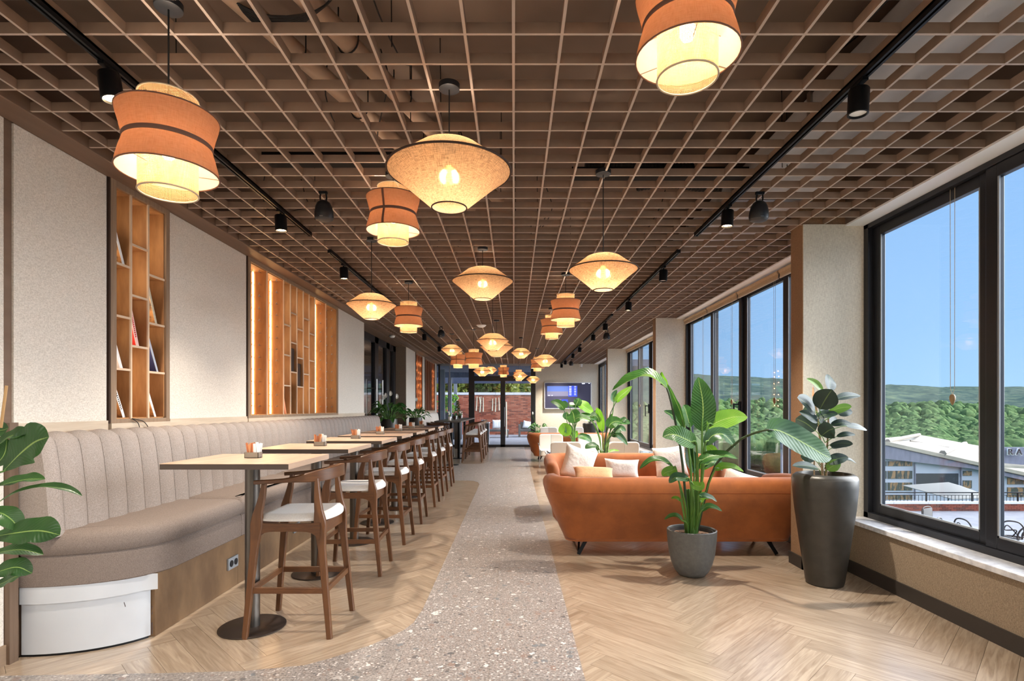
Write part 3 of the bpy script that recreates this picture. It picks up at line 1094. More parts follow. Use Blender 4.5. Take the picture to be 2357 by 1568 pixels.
# ---- right wall: low wall, sill, skirting, pillars, windows
PILL = [(-.25, 0.0), (4.84, 5.04), (9.86, 10.05), (14.92, 15.1)]
low = MB()
wr = struct('wall_right', MB().box(XR, XG + .16, YB, YE, 0, .425), 'low_wall_fabric')
put('wall_head', bx(XG + .005, XG + .16, YB, YE, 3.0, 3.62), wr, m='slab')
struct('trim_3', bx(XR - .025, XG + .005, YB, YE, .425, .462), 'sill_stone', bevel=.004)
yy = YB
segs = []
for a, b_ in PILL:
    segs.append((yy, a)); yy = b_
segs.append((yy, YE))
for i, (a, b_) in enumerate(PILL):
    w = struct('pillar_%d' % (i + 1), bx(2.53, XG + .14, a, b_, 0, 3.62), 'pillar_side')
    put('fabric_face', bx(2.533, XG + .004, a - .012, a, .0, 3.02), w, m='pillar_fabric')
sk = MB()
for a, b_ in segs:
    sk.box(XR - .014, XR, a, b_, 0, .105)
for a, b_ in PILL:
    sk.box(2.516, 2.53, a - .026, b_ + .014, 0, .105)
    sk.box(2.516, XR, a - .026, a - .012, 0, .105)
    sk.box(2.53, XR, b_, b_ + .014, 0, .105)
struct('baseboard_right', sk, 'skirting')

WCOUNT = 0
for (a, b_), nsash in zip(segs, (2, 4, 4, 4, 4)):
    WCOUNT += 1
    wn = struct_empty('window_%d' % WCOUNT, (XG, 0, 0))
    z0, z1 = .462, 3.006
    fr = MB().box(0, .13, a, a + .07, z0, z1).box(0, .13, b_ - .07, b_, z0, z1).box(0, .13, a, b_, z0, z0 + .05).box(0, .13, a, b_, z1 - .04, z1)
    put('outer_frame', fr, wn, m='frame_metal', bevel=.003)
    w = (b_ - a - .14) / nsash
    for k in range(nsash):
        ya = a + .07 + k * w; yb = ya + w
        st = .085
        off = .012 if k % 2 == 0 else .045
        sf = MB().box(off, off + .05, ya, ya + st, z0 + .05, z1 - .04).box(off, off + .05, yb - st, yb, z0 + .05, z1 - .04)
        sf.box(off, off + .05, ya + st, yb - st, z0 + .05, z0 + .125).box(off, off + .05, ya + st, yb - st, z1 - .12, z1 - .04)
        s = put('sash', sf, wn, m='frame_metal', bevel=.004)
        put('glass_pane', bx(off + .022, off + .030, ya + st, yb - st, z0 + .12, z1 - .115), s, m='pane_glass')
        bd = MB()
        for yA, yB_ in ((ya + st, ya + st + .012), (yb - st - .012, yb - st)):
            bd.box(off + .004, off + .014, yA, yB_, z0 + .125, z1 - .12)
        bd.box(off + .004, off + .014, ya + st, yb - st, z0 + .125, z0 + .137)
        put('glazing_bead', bd, s, m='socket_grey')
        if k:
            put('meeting_stile', bx(.055, .135, ya + .0, ya + .10, z0 + .05, z1 - .04), wn, m='frame_metal')
        if WCOUNT > 2 and k == 2:
            h = MB().box(-.012, off, ya + .025, ya + .06, 1.30, 1.50).box(-.07, -.012, ya + .033, ya + .05, 1.455, 1.475)
            h.box(-.085, -.068, ya + .03, ya + .053, 1.23, 1.475)
            put('window_handle', h, wn, m='black_metal', bevel=.003)

# roller blinds and cords with acorn weights
bl = 0
BL = ((1, 2, 'second window bay from the front'), (2, 3, 'third window bay from the front'))
names = ['nearest', 'second nearest', 'third', 'furthest']
for bay, (a, b_) in enumerate(segs[1:4]):
    w = (b_ - a - .14) / 4
    for k in range(4):
        ya = a + .07 + k * w + .02; yb = ya + w - .04
        if bay == 0 and k < 2: pass
        if bay == 0:
            continue
        lab = '%s rolled-up tan blind in the window bay %s the %s pillar' % (names[k], 'beyond', ['', 'first', 'second'][bay])
        bt = thing('roller_blind', lab, 'blind', (XG - .03, (ya + yb) / 2, 0), group='rolled-up blinds over the windows')
        hw = (yb - ya) / 2
        put('rolled_cloth', MB().tube([(-.01, -hw, 2.965), (-.01, hw, 2.965)], .022, 12).box(-.014, -.008, -hw, hw, 2.90, 2.965), bt, m='blind_tan')
        put('bottom_bar', bx(-.018, -.004, -hw, hw, 2.886, 2.902), bt, m='rail_wood')
CORD = [(3.815, 1.505, 'acorn-weighted blind cord hanging in the nearest right-hand window'),
        (6.42, 1.53, 'acorn-weighted blind cord in the big clear pane left of the rubber plant'),
        (7.68, 1.53, 'acorn-weighted blind cord beside the black window handle, right of the upright leaf'),
        (8.85, 1.53, 'blind cord in the furthest pane of the bay behind the upright strelitzia leaf'),
        (11.2, 1.5, 'blind cord in the near pane of the bay between second and third pillars'),
        (13.3, 1.5, 'blind cord in the far pane of the bay between second and third pillars')]
for y, z, lab in CORD:
    c = thing('blind_cord', lab, 'cord', (XG - .028, y, z))
    put('cord', MB().tube([(0, -.018, .04), (0, -.02, 2.93 - z)], .0018, 5).tube([(0, .018, .04), (0, .02, 2.93 - z)], .0018, 5).tube([(0, -.018, .04), (0, 0, .0), (0, .018, .04)], .0018, 5), c, m='cord_beige')
    put('acorn_weight', MB().lathe([(0.001, -.075), (.010, -.06), (.0175, -.035), (.018, -.015), (.012, .0), (.001, .003)], 12), c, m='acorn_wood')

# ---- back wall behind the photographer
struct('wall_back', bx(XL - .3, XG + .2, YB - .15, YB, 0, 3.7), 'wall_fabric')
# ---- end wall
XS = .76           # where the doors end and the solid wall starts
we = struct('wall_end', bx(XS, XG + .2, YE, YE + .15, 0, 3.62), 'wall_fabric_dark')
put('fabric_face', bx(XS + .01, XG, YE - .01, YE, .0, 3.02), we, m='pillar_fabric')
put('wall_head', bx(XL - .3, XS, YE, YE + .12, 3.0, 3.62), we, m='slab')
d2 = struct_empty('door_2', (0, YE, 0))


def ex(px): return (px - VX) / F * YE
def ez(py): return CAMZ - (py - VY) / F * YE


def ebox(px0, px1, py0, py1, d0=-.03, d1_=.05):
    return bx(ex(px0), ex(px1), d0, d1_, ez(py1), ez(py0))


put('door_post', ebox(1079, 1092, 838, 1029), d2, m='frame_metal')
put('door_post', ebox(1152, 1163, 877, 1029), d2, m='frame_metal')
put('door_post', ebox(1222, 1232.5, 838, 1029), d2, m='frame_metal')
put('transom', ebox(1092, 1222, 866, 877.5), d2, m='frame_metal')
put('threshold', bx(ex(1010), ex(1222), -.03, .05, 0, .09), d2, m='frame_metal')
put('head_rail', ebox(1010, 1222, 837.5, 842), d2, m='socket_grey')
put('door_post', ebox(1009, 1013, 838, 1029), d2, m='frame_metal')
put('door_post', ebox(1034, 1036, 842, 1029), d2, m='socket_grey')
for a, b_, t in ((1092, 1152, 877.5), (1163, 1222, 877.5)):
    put('glass_pane', bx(ex(a), ex(b_), .005, .015, .09, ez(t)), d2, m='pane_glass')
put('glass_pane', bx(ex(1092), ex(1222), .005, .015, ez(866), ez(842)), d2, m='pane_glass')
put('glass_pane', bx(ex(1013), ex(1079), .005, .015, .09, ez(842)), d2, m='pane_glass')
hd = MB().tube([(ex(1158) + .05, -.09, .75), (ex(1158) + .05, -.09, 1.45)], .012, 8)
hd.tube([(ex(1158) + .05, -.09, .85), (ex(1158) + .05, 0, .85)], .01, 6).tube([(ex(1158) + .05, -.09, 1.35), (ex(1158) + .05, 0, 1.35)], .01, 6)
put('pull_handle', hd, d2, m='bracket_steel')

# ================================================================== BANQUETTES
def channel_mesh(w, n=10):
    """one upholstered back channel; y from 0..w, x outward from wall"""
    prof = [(.20, .68), (.195, .78), (.182, .95), (.165, 1.10), (.150, 1.19), (.135, 1.228), (.105, 1.25), (.06, 1.258), (.02, 1.25), (.0, 1.22)]
    mb = MB()
    rows = []
    for j in range(n + 1):
        t = j / n
        b = .024 * (1 - abs(2 * t - 1) ** 2.6) - .008
        row = []
        for k, (x, z) in enumerate(prof):
            # outward normal approx
            a = prof[max(k - 1, 0)]; c = prof[min(k + 1, len(prof) - 1)]
            tx, tz = c[0] - a[0], c[1] - a[1]
            L = sqrt(tx * tx + tz * tz)
            row.append((x + tz / L * b, .0022 + t * (w - .0044), z - tx / L * b))
        rows.append(row)
    mb.quadgrid(rows)
    # ends down to the wall
    for j, fl in ((0, False), (n, True)):
        base = len(mb.v)
        mb.v += [tuple(p) for p in rows[j]] + [(0, rows[j][0][1], .68)]
        mb.ngon(range(base, base + len(prof) + 1), fl)
    me = mb.mesh('back_channel', angle=60); fix_normals(me)
    me.materials.append(MATS['bench_fabric'])
    return me


def bench_plan(r, y0, y1, x0=XL + .01, xb=-2.0):
    """rounded near end plan, r = front x"""
    ex_, ey = r - x0, .45 + (r + 2.16) * .6
    pts = []
    ys = y0
    for k in range(15):
        a = -pi / 2 + (pi / 2) * k / 14
        pts.append((x0 + ex_ * cos(a), ys + ey + ey * sin(a)))
    pts.append((r, y1)); pts.append((x0, y1))
    return pts


bench = thing('banquette', 'long taupe channel-backed banquette along the left wall, with white curved end base', 'banquette', (0, 0, 0))
yc = 3.09
wfirst = 3.20 - yc
me1 = channel_mesh(wfirst)
put('back_channel', me1, bench, loc=(XL + .005, yc, 0))
PITCH = .1748
cm = channel_mesh(PITCH)
yc = 3.20
nch = 0
while yc < 10.86:
    put('back_channel', cm, bench, loc=(XL + .005, yc, 0)); yc += PITCH
BEND = yc
# seat cushions with aprons
cuts = [3.10, 4.38, 5.98, 7.58, 9.18, BEND]
for i in range(5):
    a, b_ = cuts[i], cuts[i + 1]
    if i == 0:
        pl = bench_plan(-2.155, a, b_ - .004)
        pa = bench_plan(-2.165, a + .008, b_ - .003)
    else:
        pl = [(XL + .01, a + .004), (-2.155, a + .004), (-2.155, b_ - .004), (XL + .01, b_ - .004)]
        pa = [(XL + .01, a + .003), (-2.165, a + .003), (-2.165, b_ - .003), (XL + .01, b_ - .003)]
    if i:
        # subdivide for rounder corners
        pl = [(XL + .01, a + .004), (-2.19, a + .004), (-2.165, a + .012), (-2.155, a + .035), (-2.155, b_ - .035), (-2.165, b_ - .012), (-2.19, b_ - .004), (XL + .01, b_ - .004)]
    put('seat_cushion', MB().slab(pl, [(.572, .012), (.585, .002), (.62, -.004), (.655, 0), (.68, .014), (.696, .04), (.704, .09)]), bench, m='bench_fabric_dark')
    put('seat_apron', MB().slab(pa, [(.392, .010), (.400, 0), (.48, -.003), (.560, 0), (.571, .010)]), bench, m='bench_fabric_dark')
# white curved end base
w1 = bench_plan(-2.20, 3.125, 3.44)
w2 = bench_plan(-2.185, 3.112, 3.385)
def curved(plan, z0, z1, ycut):
    pts = [p for p in plan if p[1] <= ycut]
    last = [p for p in plan if p[1] > ycut][0]
    pr = pts[-1]
    t = (ycut - pr[1]) / (last[1] - pr[1])
    pts.append((pr[0] + (last[0] - pr[0]) * t, ycut))
    return MB().slab(pts + [(plan[0][0], ycut)], [(z0, 0), (z0 + .002, 0), (z1, 0)])
put('end_base', curved(w1, .012, .298, 3.40), bench, m='white_panel', label='white curved lower panel')
put('end_band', curved(w2, .301, .396, 3.385), bench, m='white_panel', label='white curved upper band')
put('base_gap', curved(w1, .0, .012, 3.39), bench, m='black_metal')
for sc in ([(-2.305, 3.262, .262), (-2.30, 3.266, .235)], [(-2.2125, 3.372, .20), (-2.2115, 3.375, .17), (-2.2125, 3.372, .15)], [(-2.2125, 3.372, .10), (-2.2125, 3.373, .03)]):
    put('scuff_mark', MB().ribbon(sc, (.004, .004)), bench, m='ink')
# wood plinth boards
py_ = 3.405
k = 0
while py_ < BEND - .05:
    y1 = min(py_ + 1.02, BEND)
    put('plinth_board', bx(-2.6, -2.215, py_ + .0015, y1 - .0015, .0, .392), bench, m='plinth_wood', bevel=.0015)
    py_ = y1
for y, z, n in ((4.33, .20, 'nearest'), (5.60, .20, 'second')):
    s = thing('power_socket', n + ' grey twin power socket in the wooden banquette plinth', 'socket', (-2.212, y, z))
    put('face_plate', bx(-.002, .012, -.075, .075, -.045, .045), s, m='socket_grey', bevel=.002)
    for d in (-.034, .034):
        put('socket_hole', MB().lathe([(0.001, 0), (.024, 0), (.026, .004), (.001, .0045)], 16), s, loc=(.0115, d, 0), rot=(0, pi / 2, 0), m='dark_plastic')

b2 = thing('banquette', 'short pale channel-backed banquette at the far end of the left wall', 'banquette', (0, 0, 0))
y = 15.05
cm2 = channel_mesh(.35)
cm2.materials[0] = MATS['cream_chair']
while y < 19.2:
    put('back_channel', cm2, b2, loc=(XL + .005, y, 0)); y += .35
put('seat_cushion', MB().slab([(XL + .01, 15.05), (-2.16, 15.05), (-2.16, y), (XL + .01, y)], [(.57, .01), (.60, 0), (.68, .01), (.70, .04)]), b2, m='cream_chair')
put('base', bx(XL + .01, -2.22, 15.08, y - .03, 0, .57), b2, m='plinth_wood')

# ================================================================== BUILT-IN SHELVES
def shelf_unit(label, y0, y1, divs, shelves, racks, cat='shelf', frame=True, wood='niche_wood'):
    t = thing('shelf_unit', label, cat, (XL, y0, 0))
    D = .205; fz = .018
    L = y1 - y0
    fr = MB().box(-.01, fz, -.055, 0, NB - .03, NT + .045).box(-.01, fz, L, L + .045, NB - .03, NT + .045)
    fr.box(-.01, fz, 0, L, NT - .002, NT + .045).box(-.01, fz, 0, L, NB - .06, NB)
    put('frame', fr, t, m='shelf_frame', bevel=.002)
    put('frame_base', bx(-.01, .022, -.055, L + .045, 1.2, NB - .03), t, m='rail_wood')
    put('frame_side_trim', bx(-.01, .014, -.066, -.055, NB - .03, NT + .045), t, m='linen_trim')  # dark brown trim on the near side of the frame
    put('back_panel', bx(-D - .01, -D, 0, L, NB, NT), t, m=wood)
    put('side_panel', bx(-D, 0, 0, .012, NB, NT), t, m=wood)
    put('side_panel', bx(-D, 0, L - .012, L, NB, NT), t, m=wood)
    put('top_panel', bx(-D, 0, 0, L, NT - .012, NT), t, m=wood)
    put('bottom_panel', bx(-D, 0, 0, L, NB - .005, NB + .008), t, m=wood)
    cols = [0] + [d - y0 for d in divs] + [L]
    for d in cols[1:-1]:
        dv = put('divider', bx(-D, -.001, d - .007, d + .007, NB, NT), t, m=wood)
        put('divider_edge', bx(-.001, .010, d - .008, d + .008, NB, NT), dv, m='divider_edge')
    for i in range(len(cols) - 1):
        for z in shelves.get(i, ()):
            sh = put('shelf', bx(-D, -.001, cols[i] + .007, cols[i + 1] - .007, z - .014, z), t, m=wood)
            put('shelf_edge', bx(-.001, .009, cols[i] + .007, cols[i + 1] - .007, z - .015, z + .001), sh, m='divider_edge')
    return t, cols


A1 = (2.44, 2.07, 1.695); A2 = (2.617, 2.244, 1.873)
u1, c1 = shelf_unit('narrow three-column honey-wood book niche nearest on the left wall', N1[0], N1[1], (4.025, 4.215), {0: A1, 1: A2, 2: A1}, ())
divs = (6.245, 6.693, 6.90, 7.105, 7.32, 7.53, 7.744, 8.193)
u2, c2 = shelf_unit('wide honey-wood wall unit with glowing bottle racks either side of shelves', N2[0], N2[1], divs,
                    {2: A1, 3: A2, 4: A1, 5: A2, 6: A1}, ())
for ci, on in ((0, 1), (1, 1), (7, 1), (8, 0)):
    yr = c2[ci + 1] - .008
    if on:
        put('led_strip', bx(-.158, -.142, yr - .006, yr, NB + .01, NT - .015), u2, m='led_warm')
    for k in range(12):
        z = NB + .10 + k * .137
        pg = MB().tube([(-.14, yr, z), (-.14, yr - .05, z), (-.13, yr - .085, z - .012), (-.115, yr - .09, z + .01)], .0035, 5)
        pg.tube([(-.06, yr, z), (-.06, yr - .05, z), (-.05, yr - .085, z - .012), (-.035, yr - .09, z + .01)], .0035, 5)
        put('bottle_peg', pg, u2, m='bracket_steel')
# LED lines on the hidden sides of the dividers, washing the cells
for t, cols, rng in ((u1, c1, (0, 1, 2)), (u2, c2, (0, 1, 2, 3, 4, 5, 6, 7, 8))):
    for i in rng:
        zc = (NB + NT) / 2
        w = cols[i + 1] - cols[i]
        add_light('cell_light', 'AREA', (-.05, cols[i] + .012, zc), .45 + 1.0 * w, (1.0, .80, .58), aim((-.25, 1, 0)), t,
                  shape='RECTANGLE', size=.02, size_y=1.5)

u3, c3 = shelf_unit('narrow red-brown slatted niche with tiny lights near the far end', N3[0], N3[1], (16.05, 16.4), {}, (), wood='niche_wood_red')
u4, c4 = shelf_unit('wide red-brown slatted niche with tiny lights at the far end', N4[0], N4[1], (17.7, 18.05, 18.4, 18.75, 19.1), {}, (), wood='niche_wood_red')
rr = random.Random(3)
for t, cols, cs in ((u3, c3, (0, 1, 2)), (u4, c4, (4, 5))):
    for i in cs:
        for k in range(7):
            z = NB + .15 + k * .2 + rr.uniform(-.03, .03)
            put('fairy_light', MB().box(-.02, .0, -.013, .013, -.016, .016), t, loc=(-.06, cols[i + 1] - .02 - rr.uniform(0, .05), z), m='led_warm')

# books
def book(ycell, z, h, depth, th, ang, cover, spine, label, xf=-.03, text=None, lean=-1):
    """leans so its top rests on the divider towards the camera; ycell = foot y"""
    t = thing('book', label, 'book', (XL + xf, ycell, z), group='books in the wall shelves')
    e = t
    e.rotation_euler = (radians(ang), 0, 0)
    put('cover', bx(-depth, 0, -th, 0, 0.0, h), t, m=cover, bevel=.001)
    put('spine', bx(.0, .003, -th, 0, 0.0, h), t, m=spine)
    put('page_block', bx(-depth + .004, -.003, -th + .003, -.003, h - .004, h + .0008), t, m='paper_white')
    if text:
        rb = random.Random(len(label))
        g = MB()
        zz = h * .25
        while zz < h * .8:
            s = rb.uniform(.006, .013)
            g.box(.003, .0036, -th * .78, -th * .3, zz, zz + s); zz += s + .005
        put('spine_lettering', g, t, m=text)
    return t


def yc_(cols, base, i, f): return base + cols[i] + (cols[i + 1] - cols[i]) * f


S1 = N1[0]; S2 = N2[0]
book(yc_(c1, S1, 0, .92), 2.441, .27, .16, .022, 21, 'book_photo', 'book_white', 'white-spined book leaning in the top-left cell of the near niche', text=None)
book(yc_(c1, S1, 0, .78), 1.696, .20, .16, .030, 21, 'book_white', 'book_white', 'short thick white book leaning in the left column, one shelf above the bottom')
book(yc_(c1, S1, 0, .93), 1.345, .275, .16, .024, 24, 'book_photo', 'book_white', 'tall white book leaning in the bottom-left cell of the near niche', text='ink')
book(yc_(c1, S1, 1, .72), 1.874, .30, .17, .030, 16, 'book_red', 'book_pink', 'bright red book with pale lettered spine in the middle column', text='book_red')
book(yc_(c1, S1, 2, .80), 2.069, .30, .17, .022, 19, 'book_photo', 'book_cream', 'cream-spined picture book leaning high in the right column', text=None)
book(yc_(c1, S1, 2, .86), 1.696, .28, .17, .018, 23, 'book_navy', 'book_grey', 'navy blue book with pale grey spine in the right column')
book(yc_(c1, S1, 2, .72), 1.345, .24, .16, .020, 24, 'book_photo', 'book_white', 'slim white book leaning in the bottom-right cell of the near niche')
book(yc_(c2, S2, 2, .8), 1.345, .30, .16, .025, 20, 'book_orange', 'book_orange', 'salmon-orange book leaning at the bottom of the wide wall unit')
book(yc_(c2, S2, 3, .45), 1.345, .40, .16, .06, 0, 'book_brown', 'book_white', 'tall white-spined box file standing at the bottom of the wide wall unit')
book(yc_(c2, S2, 3, .95), 1.874, .30, .16, .14, 0, 'book_brown', 'book_brown', 'dark brown upright book, upper of the two dark ones in the wide unit')
book(yc_(c2, S2, 4, .95), 1.696, .30, .16, .14, 0, 'book_brown', 'book_brown', 'dark brown upright book, lower and further of the two dark ones')

# loose cable on the rail
tag(put('loose_cable', MB().tube(smooth_path([(XL + .03, 4.0, 1.335), (XL + .035, 4.06, 1.30), (XL + .03, 4.09, 1.24)], 8), .003, 5).tube(smooth_path([(XL + .03, 4.0, 1.335), (XL + .035, 4.12, 1.31), (XL + .03, 4.20, 1.245)], 8), .003, 5), m='cord_black'),
    'thin black cable hanging over the rail below the near book niche', 'cable')

# ================================================================== TABLES
HT = 1.087
TY = [3.556, 4.71, 5.82, 6.80, 7.77, 8.80, 9.90]
ords = ['nearest', 'second', 'third', 'fourth', 'fifth', 'sixth', 'seventh and furthest']
t0 = thing('bar_table', 'nearest square light-wood bar table on one round-based steel column', 'table', (-1.685, TY[0], 0), group='bar tables along the banquette')
put('table_top', MB().slab([(-.375, -.35), (.375, -.35), (.375, .35), (-.375, .35)], [(HT - .003, .0), (HT - .0005, 0), (HT, .002)]), t0, m='table_top')
put('top_edge', bx(-.3745, .3745, -.3495, .3495, HT - .034, HT - .003), t0, m='table_edge', label='dark brown table edge')
put('side_edge', bx(.3746, .3755, -.35, .35, HT - .034, HT - .003), t0, m='table_top')
put('column', MB().lathe([(.045, .012), (.045, HT - .05)], 28), t0, m='dark_steel')
put('mounting_plate', bx(-.16, .16, -.16, .16, HT - .048, HT - .034), t0, m='black_metal')
put('base_plate', MB().lathe([(.001, 0), (.200, 0), (.203, .003), (.203, .008), (.199, .011), (.001, .012)], 48), t0, m='base_steel')
tables = [t0]
for i in range(1, 7):
    tables.append(copy_tree(t0, label='%s light-wood bar table from the front along the banquette' % ords[i].replace('seventh and furthest', 'furthest'), loc=(-1.685, TY[i], 0)))


def holder(i, x, y):
    rnd = random.Random(i)
    t = thing('sugar_caddy', 'small caddy of brown and white sugar sticks on the %s bar table' % ords[i].split(' ')[0].replace('seventh', 'furthest'), 'caddy', (x, y, HT + .001), group='sugar caddies on the bar tables')
    put('holder', MB().box(-.045, .045, -.03, -.027, 0, .036).box(-.045, .045, .027, .03, 0, .036).box(-.045, -.042, -.03, .03, 0, .036).box(.042, .045, -.03, .03, 0, .036).box(-.045, .045, -.03, .03, 0, .003), t, m='holder_metal')
    for k in range(14):
        xx = -.038 + .0055 * k; yy = rnd.uniform(-.02, .02); hh = rnd.uniform(.075, .098)
        mtx = Matrix.Translation((xx * 1.12, yy, hh / 2 + .004)) @ Matrix.Rotation(rnd.uniform(-.12, .12) + xx * 3, 4, 'Y') @ Matrix.Rotation(rnd.uniform(-.15, .15), 4, 'X')
        m_ = 'paper_white' if k > 8 else rnd.choice(['paper_brown', 'paper_brown2'])
        put('sugar_stick', MB().xbox(mtx, .0095 if k < 9 else .016, .006, hh), t, m=m_)


HX = [(-1.70, 3.60), (-1.66, 4.73), (-1.68, 5.86), (-1.66, 6.85), (-1.63, 7.8), (-1.64, 8.85), (-1.66, 9.95)]
for i, (x, y) in enumerate(HX):
    holder(i, x, y)
mn = tag(put('menu_tablet', bx(-.13, .13, -.10, .10, 0, .012), loc=(-1.45, 9.78, HT + .001), m='slate_blue', bevel=.002), 'flat dark blue menu lying on the furthest bar table', 'menu')

# ================================================================== BAR STOOLS
def make_stool(label):
    t = thing('bar_stool', label, 'stool', (0, 0, 0), group='bar stools facing the banquette')
    # legs: (x forward = -X)
    for s in (-1, 1):
        P = [(-.258, s * .240, 0), (-.232, s * .228, .30), (-.205, s * .218, .60), (-.196, s * .215, .70), (-.190, s * .214, .76), (-.165, s * .214, .86), (-.150, s * .214, .955)]
        P = smooth_path(P, 18)
        def wd(z):
            if z < .55: return .034 + z * .022
            if z < .70: return .046 + (z - .55) * .22
            if z < .78: return .079 - (z - .70) * .35
            return .051 - (z - .78) * .14
        g = MB().ribbon(P, [(.028, wd(p.z)) for p in P], ups=[(1, 0, .15)] * len(P))
        put('front_leg', g, t, m='walnut')
        P = [(.258, s * .236, 0), (.228, s * .222, .30), (.198, s * .210, .60), (.190, s * .207, .70), (.183, s * .205, .76), (.172, s * .200, .86), (.165, s * .192, .975)]
        P = smooth_path(P, 18)
        g = MB().ribbon(P, [(.028, wd(p.z)) for p in P], ups=[(1, 0, .15)] * len(P))
        put('rear_leg', g, t, m='walnut')
        put('foot_pad', MB().lathe([(.011, -.0), (.012, .006)], 8).box(-.01, .01, -.01, .01, 0, .005), t, loc=(-.258, s * .240, -.0), m='cord_black')
        put('foot_pad', MB().lathe([(.011, -.0), (.012, .006)], 8).box(-.01, .01, -.01, .01, 0, .005), t, loc=(.258, s * .236, -.0), m='cord_black')
        # side rail with arched underside
        top = .70
        g = MB()
        pts = []
        n = 14
        up_, dn = [], []
        for k in range(n + 1):
            x = -.200 + .395 * k / n
            u = 2 * k / n - 1
            zt = top + .006 * u * u
            zb = top - .048 - .075 * abs(u) ** 7
            up_.append((x, zt)); dn.append((x, zb))
        y0, y1 = s * .214 - .011, s * .214 + .011
        rows = [[(x, y0, z) for x, z in up_], [(x, y1, z) for x, z in up_], [(x, y1, z) for x, z in dn], [(x, y0, z) for x, z in dn]]
        g.quadgrid(rows, closed_v=True)
        put('side_rail', g, t, m='walnut_rail')
    put('front_rail', bx(-.209, -.187, -.205, .205, .645, .70), t, m='walnut_rail', bevel=.003)
    put('rear_rail', bx(.180, .202, -.20, .20, .625, .70), t, m='walnut_rail', bevel=.003)
    zs = .292
    for s in (-1, 1):
        put('stretcher', bx(-.232, .228, s * .226 - .009, s * .226 + .009, zs - .018, zs + .018), t, m='walnut_rail', bevel=.002)
    put('stretcher', bx(-.242, -.222, -.222, .222, zs - .018, zs + .018), t, m='walnut_rail', bevel=.002)
    put('stretcher', bx(.219, .239, -.218, .218, zs - .018, zs + .018), t, m='walnut_rail', bevel=.002)
    # seat
    nx, ny = 16, 14
    def seat(z_top):
        rows = []
        for i in range(nx + 1):
            u = -1 + 2 * i / nx
            row = []
            for j in range(ny + 1):
                v = -1 + 2 * j / ny
                # squircle mapping
                uu = u * sqrt(1 - .28 * v * v); vv = v * sqrt(1 - .28 * u * u)
                x = .012 + uu * .235; y = vv * .232 * (1 - .06 * uu)
                edge = max(abs(u), abs(v))
                ef = 1 - edge ** 8
                dip = -.010 * (1 - v * v) * (1 - u * u) + .014 * abs(v) ** 2.5 * (1 - abs(u) * .3) + .012 * (u > 0) * u * u
                if z_top: z = .716 + .038 * ef ** .5 + dip
                else: z = .704 + .012 * edge ** 6
                row.append((x, y, z))
            rows.append(row)
        return rows
    g = MB()
    g.quadgrid(seat(True)); g.quadgrid(seat(False), flip=True)
    # skirt
    top = seat(True); bot = seat(False)
    def rim(r):
        o = [r[i][0] for i in range(nx + 1)] + [r[nx][j] for j in range(1, ny + 1)] + [r[i][ny] for i in range(nx - 1, -1, -1)] + [r[0][j] for j in range(ny - 1, 0, -1)]
        return o
    g.quadgrid([rim(top), rim(bot)], closed_u=True)
    me = g.mesh('seat', angle=180); fix_normals(me); me.materials.append(MATS['seat_white'])
    put('seat', me, t)
    # bent arm and back rail
    half = [(-.205, -.222, .955), (-.12, -.229, .960), (-.02, -.232, .968), (.08, -.224, .979), (.165, -.190, .990), (.222, -.130, 1.0), (.247, -.062, 1.006), (.253, 0, 1.008)]
    full = half + [(x, -y, z) for x, y, z in half[-2::-1]]
    P = smooth_path(full, 44)
    sz = []
    for i, p in enumerate(P):
        k = max(0, min(1, (p.x + .05) / .28))
        k = k * k * (3 - 2 * k)
        w = .044 + (.021 - .044) * k
        h = .024 + (.076 - .024) * k
        if i < 2 or i > 41: w *= .8
        sz.append((w, h))
    g = MB().ribbon(P, sz)
    put('arm_and_back_rail', g, t, m='walnut_rail', label='bent walnut rail forming arms and back')
    return t


SY = [3.61, 4.85, 5.93, 6.94, 8.10, 9.10, 10.18]
st0 = make_stool('nearest walnut bar stool with off-white seat at the first bar table')
st0.location = (-1.385, SY[0], 0)
for i in range(1, 7):
    copy_tree(st0, label='%s walnut bar stool with off-white seat in the row at the bar tables' % (ords[i].split(' ')[0] if i < 6 else 'furthest'), loc=(-1.385, SY[i], 0), rz=[0, .03, -.02, .02, 0, -.03, .02][i])

# communal high table and its stools
ct = thing('communal_table', 'long dark communal bar table near the far glass doors', 'table', (-1.55, 15.4, 0))
put('table_top', bx(-.33, .30, -2.4, 2.4, 1.075, 1.11), ct, m='communal_top', bevel=.003)
for y in (-1.7, .1, 1.9):
    put('column', MB().lathe([(.038, .012), (.038, 1.075)], 16).box(-.12, .12, -.12, .12, 1.06, 1.075), ct, loc=(0, y, 0), m='black_metal')
    put('base_plate', MB().lathe([(.001, 0), (.18, 0), (.18, .008), (.001, .012)], 28), ct, loc=(0, y, 0), m='black_metal')
far_labels = ['nearest', 'second', 'third', 'fourth', 'fifth', 'furthest']
for i, y in enumerate((14.55, 15.15, 15.75, 16.35, 16.95, 17.5)):
    copy_tree(st0, label='%s walnut bar stool on the aisle side of the dark communal table' % far_labels[i], group='bar stools at the communal table', loc=(-1.10, y, 0), rz=.04 * (-1) ** i)
for i, y in enumerate((14.4, 15.1, 15.8)):
    copy_tree(st0, label='%s walnut bar stool on the wall side of the dark communal table' % ['nearest', 'middle', 'furthest'][i], group='bar stools at the communal table', loc=(-2.02, y, 0), rz=pi)
rr = random.Random(8)
cl = ['white and pink blossom pot, nearest on the communal table', 'leafy little pot, second on the communal table', 'pink blossom pot, third on the communal table', 'white cup pot, fourth on the communal table', 'furthest small pot on the communal table']
